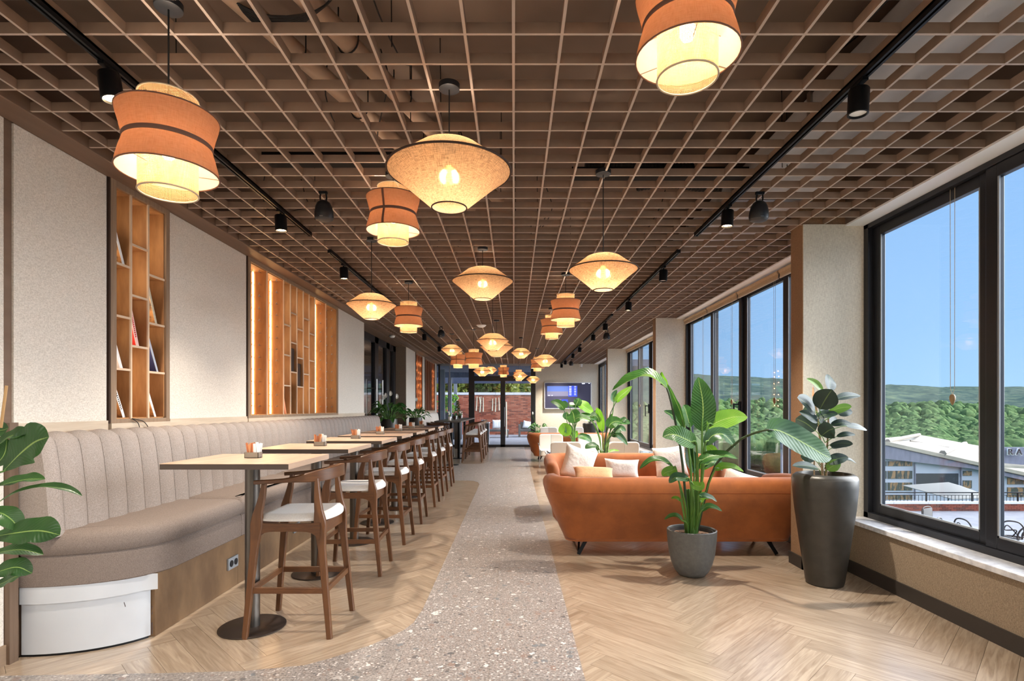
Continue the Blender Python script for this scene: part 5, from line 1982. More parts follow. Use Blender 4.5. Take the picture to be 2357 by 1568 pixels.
# ---- front strelitzia in the grey pot
PX, PY = 1.504, 4.67
sp = thing('potted_strelitzia', 'tall strelitzia with long-stalked leaves in the round grey pot on the floor', 'plant', (PX, PY, 0))
put('pot', MB().lathe([(.001, 0), (.088, 0), (.110, .008), (.138, .04), (.165, .10), (.186, .18), (.198, .28), (.203, .35), (.204, .385), (.196, .390), (.186, .384), (.183, .34), (.001, .33)], 48), sp, m='pot_grey')
put('inner_rim', MB().lathe([(.176, .345), (.178, .372), (.170, .374), (.166, .345)], 40), sp, m='pot_dark')
put('soil', MB().lathe([(.168, .345), (.12, .352), (.06, .356), (.001, .358)], 28), sp, m='soil')
base3 = lambda dx, dy=0: Vector((PX + dx, PY + dy, .35))
fc = (0, -1, .15)
LV = [
    # mid pts px, Y, width, N, material, fold, wave, stalk start dx, stalk mids
    ([(1616, 994), (1618, 930), (1607, 868)], 4.62, .205, (-.15, -1, .25), 'strelitzia_leaf', .12, .04, .02, [(1615, 1100)]),
    ([(1536, 896), (1505, 871), (1474, 867), (1440, 882), (1409, 899)], 4.55, .17, (-.1, -.42, 1), 'strelitzia_leaf', .5, .10, -.03, [(1570, 1060), (1552, 960)]),
    ([(1535, 893), (1530, 880), (1524, 868), (1523, 856)], 4.62, .05, (-.6, -1, .1), 'strelitzia_bright', .3, 0, None, []),
    ([(1576, 985), (1566, 948), (1553, 918), (1537, 884)], 4.60, .10, (-1, -.40, .2), 'strelitzia_leaf', .4, .06, -.01, [(1590, 1080)]),
    ([(1628, 985), (1655, 970), (1690, 960), (1721, 961)], 4.60, .16, (-.1, -1, .35), 'strelitzia_bright', .15, .05, .03, [(1618, 1090)]),
    ([(1603, 1024), (1580, 1012), (1550, 1000), (1525, 1006)], 4.45, .175, (.05, -.85, .55), 'strelitzia_leaf', .2, .05, -.02, [(1603, 1110)]),
    ([(1622, 1026), (1640, 1003), (1664, 1000), (1680, 1014), (1692, 1030)], 4.42, .12, (.1, -.75, .6), 'strelitzia_dark', .25, .08, .03, [(1615, 1110)]),
    ([(1764, 990), (1795, 992), (1850, 1020), (1890, 1044), (1914, 1056)], 4.10, .23, (-.15, -.85, .55), 'strelitzia_dark', .12, .03, .05, [(1640, 1085), (1692, 1022), (1729, 1000)]),
    ([(1607, 1066), (1630, 1052), (1665, 1047), (1699, 1056)], 4.40, .10, (.1, -.6, .8), 'strelitzia_leaf', .25, .06, .03, [(1607, 1120)]),
    ([(1645, 1083), (1665, 1074), (1690, 1076), (1712, 1086)], 4.42, .075, (.1, -.6, .8), 'strelitzia_bright', .3, .05, .04, [(1622, 1140)]),
    ([(1548, 1074), (1520, 1059), (1495, 1062), (1472, 1080)], 4.50, .075, (0, -.5, .85), 'strelitzia_leaf', .4, .06, -.04, [(1575, 1150)]),
    ([(1556, 1078), (1545, 1084), (1532, 1088), (1524, 1096)], 4.48, .085, (-.2, -1, .2), 'strelitzia_bright', .2, .03, -.05, [(1570, 1150)]),
    ([(1587, 1105), (1570, 1100), (1553, 1100), (1540, 1112)], 4.40, .09, (0, -.7, .7), 'strelitzia_dark', .25, .05, -.01, [(1594, 1160)]),
    ([(1608, 1144), (1622, 1142), (1637, 1146), (1650, 1155)], 4.42, .06, (.1, -.6, .8), 'strelitzia_dark', .3, .04, .02, [(1606, 1180)]),
    ([(1612, 1178), (1628, 1166), (1645, 1168), (1662, 1177)], 4.42, .055, (.1, -.7, .8), 'strelitzia_leaf', .3, .03, .03, [(1606, 1195)]),
    ([(1571, 1199), (1560, 1188), (1545, 1187), (1529, 1196)], 4.5, .045, (-.1, -.6, .8), 'strelitzia_leaf', .3, .03, -.04, [(1580, 1205)]),
    ([(1568, 1155), (1560, 1148), (1552, 1146), (1545, 1148)], 4.5, .035, (-.1, -.6, .8), 'strelitzia_bright', .3, .03, -.03, [(1575, 1190)]),
    ([(1589, 985), (1583, 962), (1578, 944), (1573, 932)], 4.75, .13, (.4, -1, .1), 'strelitzia_leaf', .2, .05, 0, [(1598, 1080)]),
    ([(1573, 990), (1558, 968), (1545, 955), (1528, 946)], 4.70, .09, (.2, -.9, .4), 'strelitzia_dark', .5, .15, -.02, [(1590, 1080)]),
    ([(1602, 1090), (1594, 1066), (1588, 1046), (1584, 1028)], 4.72, .13, (.3, -1, .1), 'strelitzia_leaf', .15, .03, 0, [(1602, 1130)]),
    ([(1604, 1072), (1622, 1066), (1640, 1040), (1622, 1022)], 4.75, .11, (-.3, -1, .1), 'strelitzia_bright', .15, .03, .02, [(1605, 1130)]),
    ([(1620, 1076), (1640, 1062), (1655, 1068), (1662, 1084)], 4.55, .09, (.2, -.7, .6), 'strelitzia_dark', .3, .08, .03, [(1612, 1130)]),
    ([(1612, 1158), (1614, 1146), (1622, 1140), (1630, 1150)], 4.50, .06, (0, -1, .3), 'strelitzia_bright', .2, .03, .01, [(1608, 1185)]),
    ([(1590, 1112), (1602, 1118), (1613, 1120), (1618, 1108)], 4.42, .07, (-.2, -1, .1), 'strelitzia_bright', .2, .03, .0, [(1598, 1160)]),
]
for i, (pts, Y, w, N, m_, fold, wave, dx, mids) in enumerate(LV):
    # let the tip end swing slightly nearer or further than the stalk
    q = len(pts)
    mid = [at(p[0], p[1], Y - .0 + .03 * sin(i * 2.1) * k / q) for k, p in enumerate(pts)]
    stalk = None
    if dx is not None:
        b0 = base3(dx, -.03 + .06 * ((i * 7) % 5) / 5)
        ms = []
        for k, p in enumerate(mids):
            f = (k + 1) / (len(mids) + 1)
            ms.append(at(p[0], p[1], b0.y + (Y - b0.y) * f))
        stalk = ([b0] + ms + [mid[0], mid[1].lerp(mid[0], .5)], .0095 if i < 8 else .007, 'stem_green' if i not in (1, 7) else 'stem_dark')
    add_leaf(sp, mid, w, N, 'strel', m_, stalk, seed=i, fold=fold, wave=wave)
for k in range(7):   # sheathing stalk bases
    a = k * 2.4
    p0 = Vector((.035 * cos(a), .035 * sin(a), .35)); p1 = Vector((.045 * cos(a), .04 * sin(a), .72))
    put('stalk_sheath', MB().tube([p0, (p0 + p1) / 2 + Vector((.004, 0, 0)), p1], [.017, .014, .009], 8), sp, m='stem_green')

# ---- rubber plant in the tall bronze pot
RX, RY = 2.500, 4.44
rp = thing('potted_rubber_plant', 'rubber plant with dark oval leaves in the tall bronze-grey pot by the pillar', 'plant', (RX, RY, 0))
put('pot', MB().lathe([(.001, 0), (.125, 0), (.135, .006), (.142, .03), (.166, .20), (.196, .42), (.222, .62), (.236, .78), (.238, .845), (.230, .868), (.205, .886), (.190, .888), (.184, .880), (.184, .82), (.001, .81)], 56), rp, m='pot_bronze')
put('soil', MB().lathe([(.184, .825), (.10, .835), (.001, .838)], 28), rp, m='soil')
def c7(p):  # crop coordinates -> photo pixels
    return (1640 + p[0] / 5.227, 820 + p[1] / 5.227)
for pts, r in (([(1330, 1400), (1310, 1200), (1275, 800), (1235, 560), (1210, 380)], .009), ([(1365, 1400), (1375, 1200), (1395, 760), (1365, 640)], .008), ([(1225, 1380), (1225, 1200), (1245, 1000)], .006)):
    P = [at(*c7(p), RY - .02 + .02 * k) - Vector((RX, RY, 0)) for k, p in enumerate(pts)]
    P[0].z = .83
    put('trunk', MB().tube(smooth_path(P, 14), [r * (1.15 - .04 * k) for k in range(14)], 8), rp, m='bark')
put('leaf_bud', MB().tube([at(*c7((1215, 480)), RY) - Vector((RX, RY, 0)), at(*c7((1208, 372)), RY) - Vector((RX, RY, 0))], [.011, .002], 8), rp, m='book_orange')
RL = [((1410, 420), (1405, 228), 135, (.3, -1, .0), 'rubber_leaf', .22, .10), ((1290, 640), (1440, 400), 195, (-.3, -1, .25), 'rubber_leaf', .20, -.12),
      ((1330, 425), (1130, 272), 70, (-.4, -.7, .6), 'rubber_leaf_green', .45, 0), ((1235, 680), (1020, 500), 165, (-.2, -.85, .6), 'rubber_leaf', .25, -.08),
      ((1470, 520), (1780, 475), 85, (.1, -.7, .75), 'rubber_leaf', .3, .06), ((1385, 675), (1675, 610), 105, (.2, -.7, -.5), 'rubber_leaf_green', .2, 0),
      ((1510, 700), (1685, 670), 85, (.2, -.9, .3), 'rubber_leaf', .2, .03), ((1265, 800), (1040, 670), 90, (-.3, -.8, .5), 'rubber_leaf', .35, 0),
      ((1235, 745), (1510, 690), 90, (.0, -.75, .7), 'rubber_leaf', .3, 0), ((1310, 960), (1470, 870), 165, (-.1, -1, .15), 'rubber_leaf', .15, -.08),
      ((1420, 830), (1675, 815), 80, (.1, -.7, .7), 'rubber_leaf', .3, 0), ((1600, 840), (1860, 890), 75, (.1, -.7, .7), 'rubber_leaf', .2, .06),
      ((1240, 900), (1000, 750), 170, (-.3, -1, .1), 'rubber_leaf', .2, .1), ((1490, 970), (1720, 945), 55, (0, -.7, .7), 'rubber_leaf', .3, 0),
      ((1405, 1070), (1690, 1060), 90, (.1, -.8, -.6), 'rubber_leaf', .25, 0), ((1430, 1110), (1620, 1085), 60, (0, -.6, .8), 'rubber_leaf', .3, .05),
      ((1370, 1290), (1635, 1215), 105, (.1, -.75, .6), 'rubber_leaf', .25, 0), ((1240, 1240), (1060, 1210), 115, (-.1, -1, .2), 'rubber_leaf', .2, .05),
      ((1275, 1355), (960, 1320), 90, (-.1, -.7, .7), 'rubber_leaf', .3, -.05), ((1375, 1370), (1545, 1290), 105, (.1, -1, .1), 'rubber_leaf_green', .15, 0),
      ((1570, 1240), (1730, 1290), 45, (0, -.6, .8), 'rubber_leaf', .3, .05), ((1300, 700), (1345, 640), 90, (0, -1, .2), 'rubber_leaf', .2, .1),
      ((1290, 860), (1350, 760), 110, (.1, -1, .2), 'rubber_leaf', .2, .1), ((1240, 660), (1090, 640), 120, (-.1, -.9, .4), 'rubber_leaf', .2, .12),
      ((1400, 800), (1520, 790), 90, (.1, -1, .4), 'rubber_leaf', .2, .12), ((1240, 1260), (1130, 1170), 100, (.2, -1, .4), 'rubber_leaf', .2, .12)]
for i, (a, b_, w, N, m_, fold, dy) in enumerate(RL):
    A = c7(a); B = c7(b_)
    Y0 = RY - .03 + dy * .5
    p0 = at(*A, Y0); p1 = at(*B, Y0 + dy - .02)
    mm = p0.lerp(p1, .5) + Vector((0, -.005, .012))
    near = Vector((RX + (-.03 if A[0] < 1890 else .0), RY, p0.z - .05))
    add_leaf(rp, [p0, mm, p1], 1.4 * w / 5.227 / F * Y0, N, 'rubber', m_, ([near, near.lerp(p0, .6) + Vector((0, 0, .006)), p0, p0.lerp(p1, .08)], .0028, 'stem_green'), seed=40 + i, fold=fold, n=12, curl=.1)

# ---- fiddle-leaf fig at the left edge
FX, FY = -1.95, 1.86
fp = thing('fiddle_leaf_fig', 'fiddle-leaf fig whose big leaves reach in from the left edge', 'plant', (FX, FY, 0))
put('pot', MB().lathe([(.001, 0), (.13, 0), (.15, .05), (.17, .34), (.165, .345), (.155, .30), (.001, .29)], 32), fp, m='pot_dark')
put('trunk', MB().tube(smooth_path([(0, 0, .29), (.01, 0, .7), (-.01, .01, 1.2), (.0, 0, 1.55)], 12), .011, 8), fp, m='bark')
put('support_stick', MB().tube([at(2, 985, 1.86) - Vector((FX, FY, 0)), at(15, 888, 1.86) - Vector((FX, FY, 0))], .0045, 6), fp, m='tan_stick')
FL = [([(6, 1086), (45, 1046), (80, 1018), (113, 1006)], .145, (.25, -.8, .45), .15, 1.84), ([(-20, 1045), (10, 1012), (40, 1000), (75, 996)], .06, (.1, -.6, .7), .3, 1.86),
      ([(-40, 1130), (10, 1115), (60, 1104), (104, 1103)], .055, (.05, -.5, .8), .3, 1.82), ([(-30, 1175), (30, 1138), (90, 1122), (150, 1126), (189, 1142)], .036, (0, -.35, .9), .45, 1.80),
      ([(-45, 1190), (-5, 1180), (25, 1195), (47, 1222)], .07, (.2, -.6, .7), .3, 1.82), ([(-40, 1240), (30, 1228), (90, 1222), (138, 1232)], .105, (.05, -.7, .65), .15, 1.80),
      ([(-50, 1290), (0, 1272), (50, 1266), (100, 1277)], .055, (.0, -.5, .8), .3, 1.84), ([(-50, 1330), (0, 1315), (40, 1306), (74, 1320)], .07, (.05, -.7, .6), .2, 1.84),
      ([(-40, 1350), (0, 1345), (30, 1330), (50, 1325)], .05, (.05, -.6, .7), .2, 1.88), ([(-90, 1100), (-140, 1060), (-190, 1050), (-230, 1070)], .12, (-.1, -.7, .6), .2, 1.86),
      ([(-90, 1200), (-150, 1180), (-200, 1180), (-250, 1200)], .12, (-.1, -.7, .6), .2, 1.86), ([(-70, 1010), (-60, 960), (-50, 930), (-40, 905)], .09, (.1, -1, .2), .2, 1.92),
      ([(-30, 1000), (-10, 992), (8, 990), (20, 985)], .06, (.1, -.8, .5), .2, 1.9), ([(-20, 1075), (0, 1060), (12, 1040), (16, 1010)], .06, (.4, -1, .2), .2, 1.88)]
for i, (pts, w, N, fold, Y) in enumerate(FL):
    mid = [at(p[0], p[1], Y) for p in pts]
    tr = Vector((FX, FY, max(.5, mid[0].z - .05)))
    add_leaf(fp, mid, w, N, 'fiddle', 'fiddle_leaf', ([tr, tr.lerp(mid[0], .6), mid[0], mid[0].lerp(mid[1], .2)], .0035, 'stem_green'), seed=80 + i, fold=fold, wave=.12, n=18)


# ---- generic strelitzia and peace lilies further back
def far_strelitzia(label, px, py_base, Y, leaves, pot_h=.40, pot_r=.17, stem0=.40):
    x = X(px, Y)
    t = thing('potted_strelitzia', label, 'plant', (x, Y, 0))
    put('pot', MB().lathe([(.001, 0), (pot_r * .65, 0), (pot_r * .95, pot_h * .5), (pot_r, pot_h), (pot_r * .92, pot_h), (pot_r * .9, pot_h - .04), (.001, pot_h - .05)], 32), t, m='pot_grey')
    for i, (pts, w, N, m_, stalkmid) in enumerate(leaves):
        mid = [at(p[0], p[1], Y + .05 * sin(i * 1.7)) for p in pts]
        b0 = Vector((x + .04 * sin(i * 2.2), Y + .04 * cos(i), pot_h - .04))
        ms = [at(p[0], p[1], Y) for p in stalkmid]
        add_leaf(t, mid, w, N, 'strel', m_, ([b0] + ms + [mid[0], mid[0].lerp(mid[1], .3)], .008, 'stem_green' if i % 3 else 'stem_dark'), seed=120 + i, fold=.2, wave=.06, n=10, m=4)
    return t


def q6(p): return (1200 + p[0] / 4.356, 720 + p[1] / 4.356)
def leaves6(L):
    out = []
    for pts, w, N, m_, sm in L:
        out.append(([q6(p) for p in pts], w, N, m_, [q6(p) for p in sm]))
    return out


far_strelitzia('strelitzia just behind the sofa with cushions, one tall drooping leaf on a dark stalk', 1388, 1040, 9.1, leaves6([
    ([(945, 905), (990, 840), (1050, 790), (1110, 735)], .13, (-.4, -1, .2), 'strelitzia_bright', [(850, 1200), (890, 1020)]),
    ([(930, 900), (920, 860), (930, 815), (960, 775)], .11, (.4, -1, .2), 'strelitzia_dark', []),
    ([(815, 1200), (800, 1100), (780, 1010), (755, 950)], .15, (-.7, -.8, .2), 'strelitzia_bright', [(820, 1330)]),
    ([(870, 1160), (900, 1110), (950, 1090), (1010, 1100)], .20, (0, -1, .3), 'strelitzia_leaf', [(835, 1300)]),
    ([(950, 1100), (1000, 1090), (1050, 1095), (1095, 1110)], .14, (0, -.8, .6), 'strelitzia_leaf', [(860, 1270)]),
    ([(900, 1240), (950, 1220), (1010, 1260), (1065, 1330)], .13, (.1, -.8, .5), 'strelitzia_leaf', [(840, 1340)]),
    ([(930, 1200), (970, 1170), (1010, 1160), (1050, 1190)], .12, (.1, -.9, .4), 'strelitzia_dark', [(850, 1320)]),
    ([(760, 1340), (720, 1330), (670, 1340), (640, 1365)], .12, (0, -.8, .6), 'strelitzia_dark', [(790, 1390)]),
    ([(770, 1390), (760, 1350), (740, 1330), (715, 1325)], .07, (0, -.8, .6), 'strelitzia_dark', []),
    ([(860, 1400), (900, 1385), (940, 1380), (985, 1385)], .06, (0, -.6, .8), 'strelitzia_bright', []),
    ([(700, 1080), (640, 1060), (580, 1050), (530, 1070)], .15, (0, -.7, .7), 'strelitzia_leaf', [(790, 1300), (740, 1150)]),
    ([(690, 1050), (740, 1030), (770, 1060), (780, 1100)], .15, (0, -.8, .6), 'strelitzia_leaf', [(795, 1300), (750, 1150)]),
    ([(880, 1080), (890, 1050), (905, 1030), (915, 1010)], .05, (0, -1, .3), 'strelitzia_leaf', [(850, 1250)]),
    ([(1005, 1090), (1020, 1075), (1040, 1060), (1050, 1050)], .08, (0, -1, .3), 'strelitzia_dark', [(880, 1250)]),
]))
far_strelitzia('bright green strelitzia among the cream lounge chairs', 1320, 1010, 12.4, leaves6([
    ([(430, 980), (400, 930), (350, 900), (292, 893)], .18, (-.2, -.9, .4), 'strelitzia_leaf', [(510, 1200), (470, 1080)]),
    ([(425, 950), (440, 930), (430, 905), (410, 890)], .14, (0, -1, .1), 'strelitzia_dark', []),
    ([(545, 930), (560, 900), (572, 875), (576, 855)], .20, (.3, -1, .1), 'strelitzia_leaf', [(530, 1200), (530, 1050)]),
    ([(540, 1110), (530, 1060), (520, 1010), (500, 985)], .33, (-.1, -1, .2), 'strelitzia_leaf', [(530, 1200)]),
    ([(560, 930), (610, 930), (670, 970), (725, 1010)], .28, (.1, -.8, .6), 'strelitzia_bright', [(540, 1200), (545, 1040)]),
    ([(480, 930), (500, 925), (540, 935), (570, 940)], .14, (0, -.8, .6), 'strelitzia_dark', [(520, 1100)]),
    ([(430, 1240), (440, 1190), (430, 1140), (418, 1105)], .30, (-.2, -1, .2), 'strelitzia_bright', [(515, 1270)]),
    ([(490, 1210), (470, 1170), (450, 1150), (430, 1150)], .22, (-.2, -.8, .6), 'strelitzia_dark', [(515, 1270)]),
    ([(500, 1180), (515, 1200), (540, 1230), (560, 1180)], .16, (0, -1, .2), 'strelitzia_bright', [(515, 1270)]),
    ([(560, 1250), (620, 1245), (670, 1265), (705, 1300)], .20, (0, -.7, .7), 'strelitzia_leaf', [(530, 1280)]),
    ([(580, 1060), (640, 1035), (700, 1050), (770, 1080)], .18, (.0, -.7, .7), 'strelitzia_leaf', [(530, 1230), (550, 1120)]),
    ([(460, 1000), (450, 1030), (452, 1050), (455, 1075)], .18, (.2, -1, .1), 'strelitzia_dark', [(520, 1150)]),
]))
t = thing('potted_rubber_plant', 'bushy plant in a tall dark pot before the television wall', 'plant', (X(1357, 18.9), 18.9, 0))
put('pot', MB().lathe([(.001, 0), (.14, 0), (.17, .2), (.235, .8), (.24, .88), (.21, .90), (.19, .88), (.001, .86)], 36), t, m='pot_bronze')
rr = random.Random(4)
for k in range(16):
    a = rr.uniform(-pi, 0) if k % 2 else rr.uniform(0, 6.28)
    r = rr.uniform(.05, .12); z = rr.uniform(.95, 1.25)
    L = rr.uniform(.25, .36)
    p0 = Vector((X(1357, 18.9) + r * cos(a), 18.9 + r * sin(a), z))
    p1 = p0 + Vector((cos(a) * L, sin(a) * L * .5, rr.uniform(-.12, .22)))
    add_leaf(t, [p0, p0.lerp(p1, .5) + Vector((0, 0, .05)), p1], rr.uniform(.1, .15), (0, -.7, .7), 'rubber', 'strelitzia_dark' if k % 3 else 'lily_leaf', ([Vector((X(1357, 18.9), 18.9, .86)), p0.lerp(p1, .1)], .005, 'stem_dark'), seed=k, n=8, m=4)


def peace_lily(label, x, y, z0, pot_h, pot_r, nleaf, L, flowers, seed, potm='pot_bronze', squat=False):
    rr = random.Random(seed)
    t = thing('peace_lily', label, 'plant', (x, y, z0))
    if pot_h:
        put('pot', MB().lathe([(.001, 0), (pot_r * .68, 0), (pot_r * .9, pot_h * .5), (pot_r * 1.0, pot_h * .9), (pot_r * .97, pot_h), (pot_r * .85, pot_h - .005), (pot_r * .83, pot_h - .05), (.001, pot_h - .06)], 36), t, m=potm)
    top = Vector((x, y, z0 + pot_h - .03))
    for k in range(nleaf):
        a = 2.4 * k + rr.uniform(-.2, .2)
        el = rr.uniform(.25, 1.25)
        l = L * rr.uniform(.7, 1.05)
        d = Vector((cos(a) * cos(el), sin(a) * cos(el), sin(el)))
        p0 = top + Vector((cos(a) * .04, sin(a) * .04, 0))
        p1 = p0 + d * l * .5
        p2 = p1 + (d + Vector((0, 0, -.35))).normalized() * l * .3
        p3 = p2 + (d + Vector((0, 0, -1.1))).normalized() * l * .3
        add_leaf(t, [p1, p2, p2.lerp(p3, .5), p3], L * rr.uniform(.14, .20), (-.1 + .2 * cos(a), -.35, 1), 'lily', 'lily_leaf', ([p0, p0.lerp(p1, .5), p1, p1.lerp(p2, .2)], .004, 'stem_green'), seed=k, n=8, m=4, fold=.3)
    for k, (dx, dz) in enumerate(flowers):
        p0 = top + Vector((0, 0, 0)); p1 = Vector((x + dx, y - .05, z0 + dz))
        put('flower_stalk', MB().tube(smooth_path([p0 - t.location, p0.lerp(p1, .5) + Vector((0, 0, .03)) - t.location, p1 - t.location], 8), .004, 5), t, m='stem_green')
        f = leaf_mb([p1 - t.location, p1 - t.location + Vector((.015, -.01, .05)), p1 - t.location + Vector((.0, 0, .11))], .058, (.3, -1, .2), 'rubber', fold=.3, n=8, m=4)
        put('flower', f, t, m='flower_white', label='white hooded flower')
    return t


peace_lily('peace lily with white hooded flowers in a dark pot at the banquette end', X(895, 11.35), 11.35, 0, 1.19, .175, 44, .52, [(-.06, 1.62), (.04, 1.66), (-.16, 1.50), (.17, 1.60), (-.10, 1.58)], 1)
peace_lily('second peace lily in a dark pot, standing behind the first', X(954, 14.2) + .03, 14.2, 0, 1.17, .17, 36, .40, [(.02, 1.58), (-.05, 1.25)], 2)
peace_lily('low peace lily beside the far doors, behind the furthest orange sofa', X(1240, 19.35), 19.35, 0, .55, .18, 26, .5, [(-.22, 1.18)], 3)
# little clipped conifer near the left end of the glass front
tp = thing('potted_conifer', 'slim dark green potted conifer before the far side glass', 'plant', (X(1053, 19.3), 19.3, 0))
put('pot', MB().lathe([(.001, 0), (.10, 0), (.14, .95), (.13, .96), (.001, .9)], 20), tp, m='pot_dark')
rr = random.Random(9)
g = MB()
for k in range(420):
    h = rr.random(); a = rr.uniform(0, 6.28); r = .13 * (1 - h) + .02
    c = Vector((r * cos(a), r * sin(a), .97 + h * .68)); 
    d = Vector((cos(a), sin(a), .6)).normalized(); s = d.cross(Vector((0, 0, 1))).normalized() * .018
    b0 = len(g.v); g.v += [tuple(c - s), tuple(c + s), tuple(c + d * .07)]
    g.f.append([b0, b0 + 1, b0 + 2]); g.uv.append([(0, 0), (1, 0), (.5, 1)])
me = g.mesh('foliage', smooth=False); me.materials.append(MATS['lily_leaf']); put('foliage', me, tp)
put('trunk', MB().tube([(0, 0, .9), (0, 0, 1.5)], .012, 6), tp, m='bark')

# ================================================================== TELEVISION
tv = thing('television', 'large wall television with a blue menu screen on the end wall', 'television', (X(1307, YE - .06), YE - .06, Z(911, YE)))
tw, th = 1.70, .955
put('frame', MB().box(-tw / 2, tw / 2, -.02, .045, -th / 2, -th / 2 + .022).box(-tw / 2, tw / 2, -.02, .045, th / 2 - .022, th / 2).box(-tw / 2, -tw / 2 + .022, -.02, .045, -th / 2, th / 2).box(tw / 2 - .022, tw / 2, -.02, .045, -th / 2, th / 2), tv, m='tv_frame')
mat('scr_bg', (54, 54, 72), .25, emit=(58, 58, 80), estr=.2)
mat('scr_blue', (20, 26, 70), .3, emit=(66, 90, 225), estr=.5)
mat('scr_pic', (40, 52, 90), .3, emit=(112, 140, 220), estr=.40)
mat('scr_pic_low', (60, 60, 76), .3, emit=(160, 158, 188), estr=.32)
mat('scr_text', (230, 235, 255), .3, emit=(225, 230, 255), estr=.9)
sc = put('screen', bx(-tw / 2 + .02, tw / 2 - .02, -.005, .04, -th / 2 + .02, th / 2 - .02), tv, m='scr_bg')
def sp_(u, v): return (-tw / 2 + u * tw, th / 2 - v * th)
def patch(name, u0, u1, v0, v1, m_, d=-.0065):
    a = sp_(u0, v0); b_ = sp_(u1, v1)
    return put(name, bx(a[0], b_[0], d, -.004, b_[1], a[1]), sc, m=m_)
patch('screen_picture', .06, .51, .14, .34, 'scr_pic'); patch('screen_picture', .06, .51, .34, .52, 'scr_pic_low', -.0062)
patch('screen_list', .51, .70, .13, .54, 'scr_blue')
patch('screen_tile', .21, .36, .64, .76, 'scr_pic_low'); patch('screen_tile', .37, .50, .64, .76, 'scr_blue')
for k in range(6):
    patch('screen_text', .53, .575, .145 + .062 * k, .17 + .062 * k, 'scr_text', -.008)
    patch('screen_text', .635, .675, .145 + .062 * k, .16 + .062 * k, 'scr_text', -.008)
patch('screen_text', .80, .86, .03, .06, 'scr_text'); patch('screen_text', .94, .965, .03, .05, 'scr_text'); patch('screen_text', .08, .12, .485, .50, 'scr_text', -.008); patch('screen_text', .15, .18, .485, .50, 'scr_text', -.008)

# ================================================================== OUTSIDE: end terrace
struct('trim_4', bx(-9, 5, YE + .16, 30, -.16, -.02), 'terrace')
bw = thing('brick_wall', 'red brick garden wall with white coping beyond the far glass doors', 'wall', (-2.5, 30, 0))
put('mortar_core', bx(-6.5, 6.5, 0, .3, -.1, 2.14), bw, m='mortar')


def lay_bricks(par, x0, x1, z0, z1, near, seed, m3=('brick_red', 'brick_dark', 'brick_pale')):
    rr = random.Random(seed)
    P_ = []
    row = 0; z = z0
    while z + .066 <= z1 + .002:
        x = x0 - (.125 if row % 2 else 0)
        while x < x1:
            a = max(x, x0); b = min(x + .238, x1)
            if b - a > .04: P_.append((a, b, z))
            x += .25
        z += .0765; row += 1
    P_.sort(key=lambda q: abs((q[0] + q[1]) / 2 - near))
    base = [MB().box(-.119, .119, -.012, .02, 0, .066).mesh('brick', smooth=False) for _ in range(3)]
    for me, m_ in zip(base, m3): me.materials.append(MATS[m_])
    rest = [MB(), MB(), MB()]
    for k, (a, b, z) in enumerate(P_):
        q = rr.choice((0, 0, 1, 2)); dy = rr.uniform(-.004, .004)
        if k < 300:
            o = put('brick', base[q], par, loc=((a + b) / 2, dy, z)); o.scale.x = (b - a) / .238
        else:
            rest[q].box(a, b, -.012 + dy, .02, z, z + .066)
    for q in range(3):
        if rest[q].v:
            o = put('bricks', rest[q], par, m=m3[q]); o['kind'] = 'stuff'


lay_bricks(bw, -5.0, 5.0, -.02, 2.13, 1.7, 3)
for k in range(13):
    put('coping_slab', bx(-6.5 + k + .005, -5.5 + k - .005, -.05, .35, 2.14, 2.27), bw, m='coping')
st = thing('stick_wall_art', 'pale wooden sticks hung in two groups on the red brick wall', 'decoration', (X(1125, 29.9), 29.95, 0))
for p0, p1 in (((1098, 913), (1096, 946)), ((1107, 913), (1104.5, 949)), ((1103, 914), (1106, 930)), ((1112, 915), (1112, 948)), ((1134, 918), (1133, 946)), ((1141, 916), (1140, 948)), ((1148, 915), (1149, 945))):
    a = at(*p0, 29.95) - st.location; b_ = at(*p1, 29.95) - st.location
    put('stick', MB().tube([a, a.lerp(b_, .5) + Vector((.01, 0, 0)), b_], [.025, .03, .04], 6), st, m='book_cream')
tag(put('leaning_pole', MB().tube([at(1165, 925, 26) - Vector((0, 0, 0)), at(1165.5, 1004, 26)], .03, 8), m='book_cream'), 'tall pale pole standing on the terrace just right of the door post', 'pole')
cn = struct_empty('canopy_outside', (0, 0, 0))
put('canopy_roof', bx(-9, 5, YE + .2, 23.8, 2.96, 3.2), cn, m='canopy_grey')
put('canopy_beam', bx(-9, 5, 23.8, 24.0, 2.74, 3.3), cn, m='canopy_grey')
put('canopy_beam', bx(-9, 5, 26.8, 27.0, 2.62, 2.98), cn, m='slate_blue')
for px0, px1, Y in ((1014, 1024, 21.3), (1031.5, 1039.6, 23.9), (1045, 1052, 26.9)):
    put('canopy_post', bx(X(px0, Y), X(px1, Y), Y - .08, Y + .08, -.02, 2.9), cn, m='post_grey')
pb = thing('planter_box', 'dark blue-grey planter with bright shrubs on the far terrace, left', 'planter', (X(1028, 25.5), 25.5, 0))
put('box', bx(-.7, .7, -.25, .25, -.02, 1.22), pb, m='black_box')


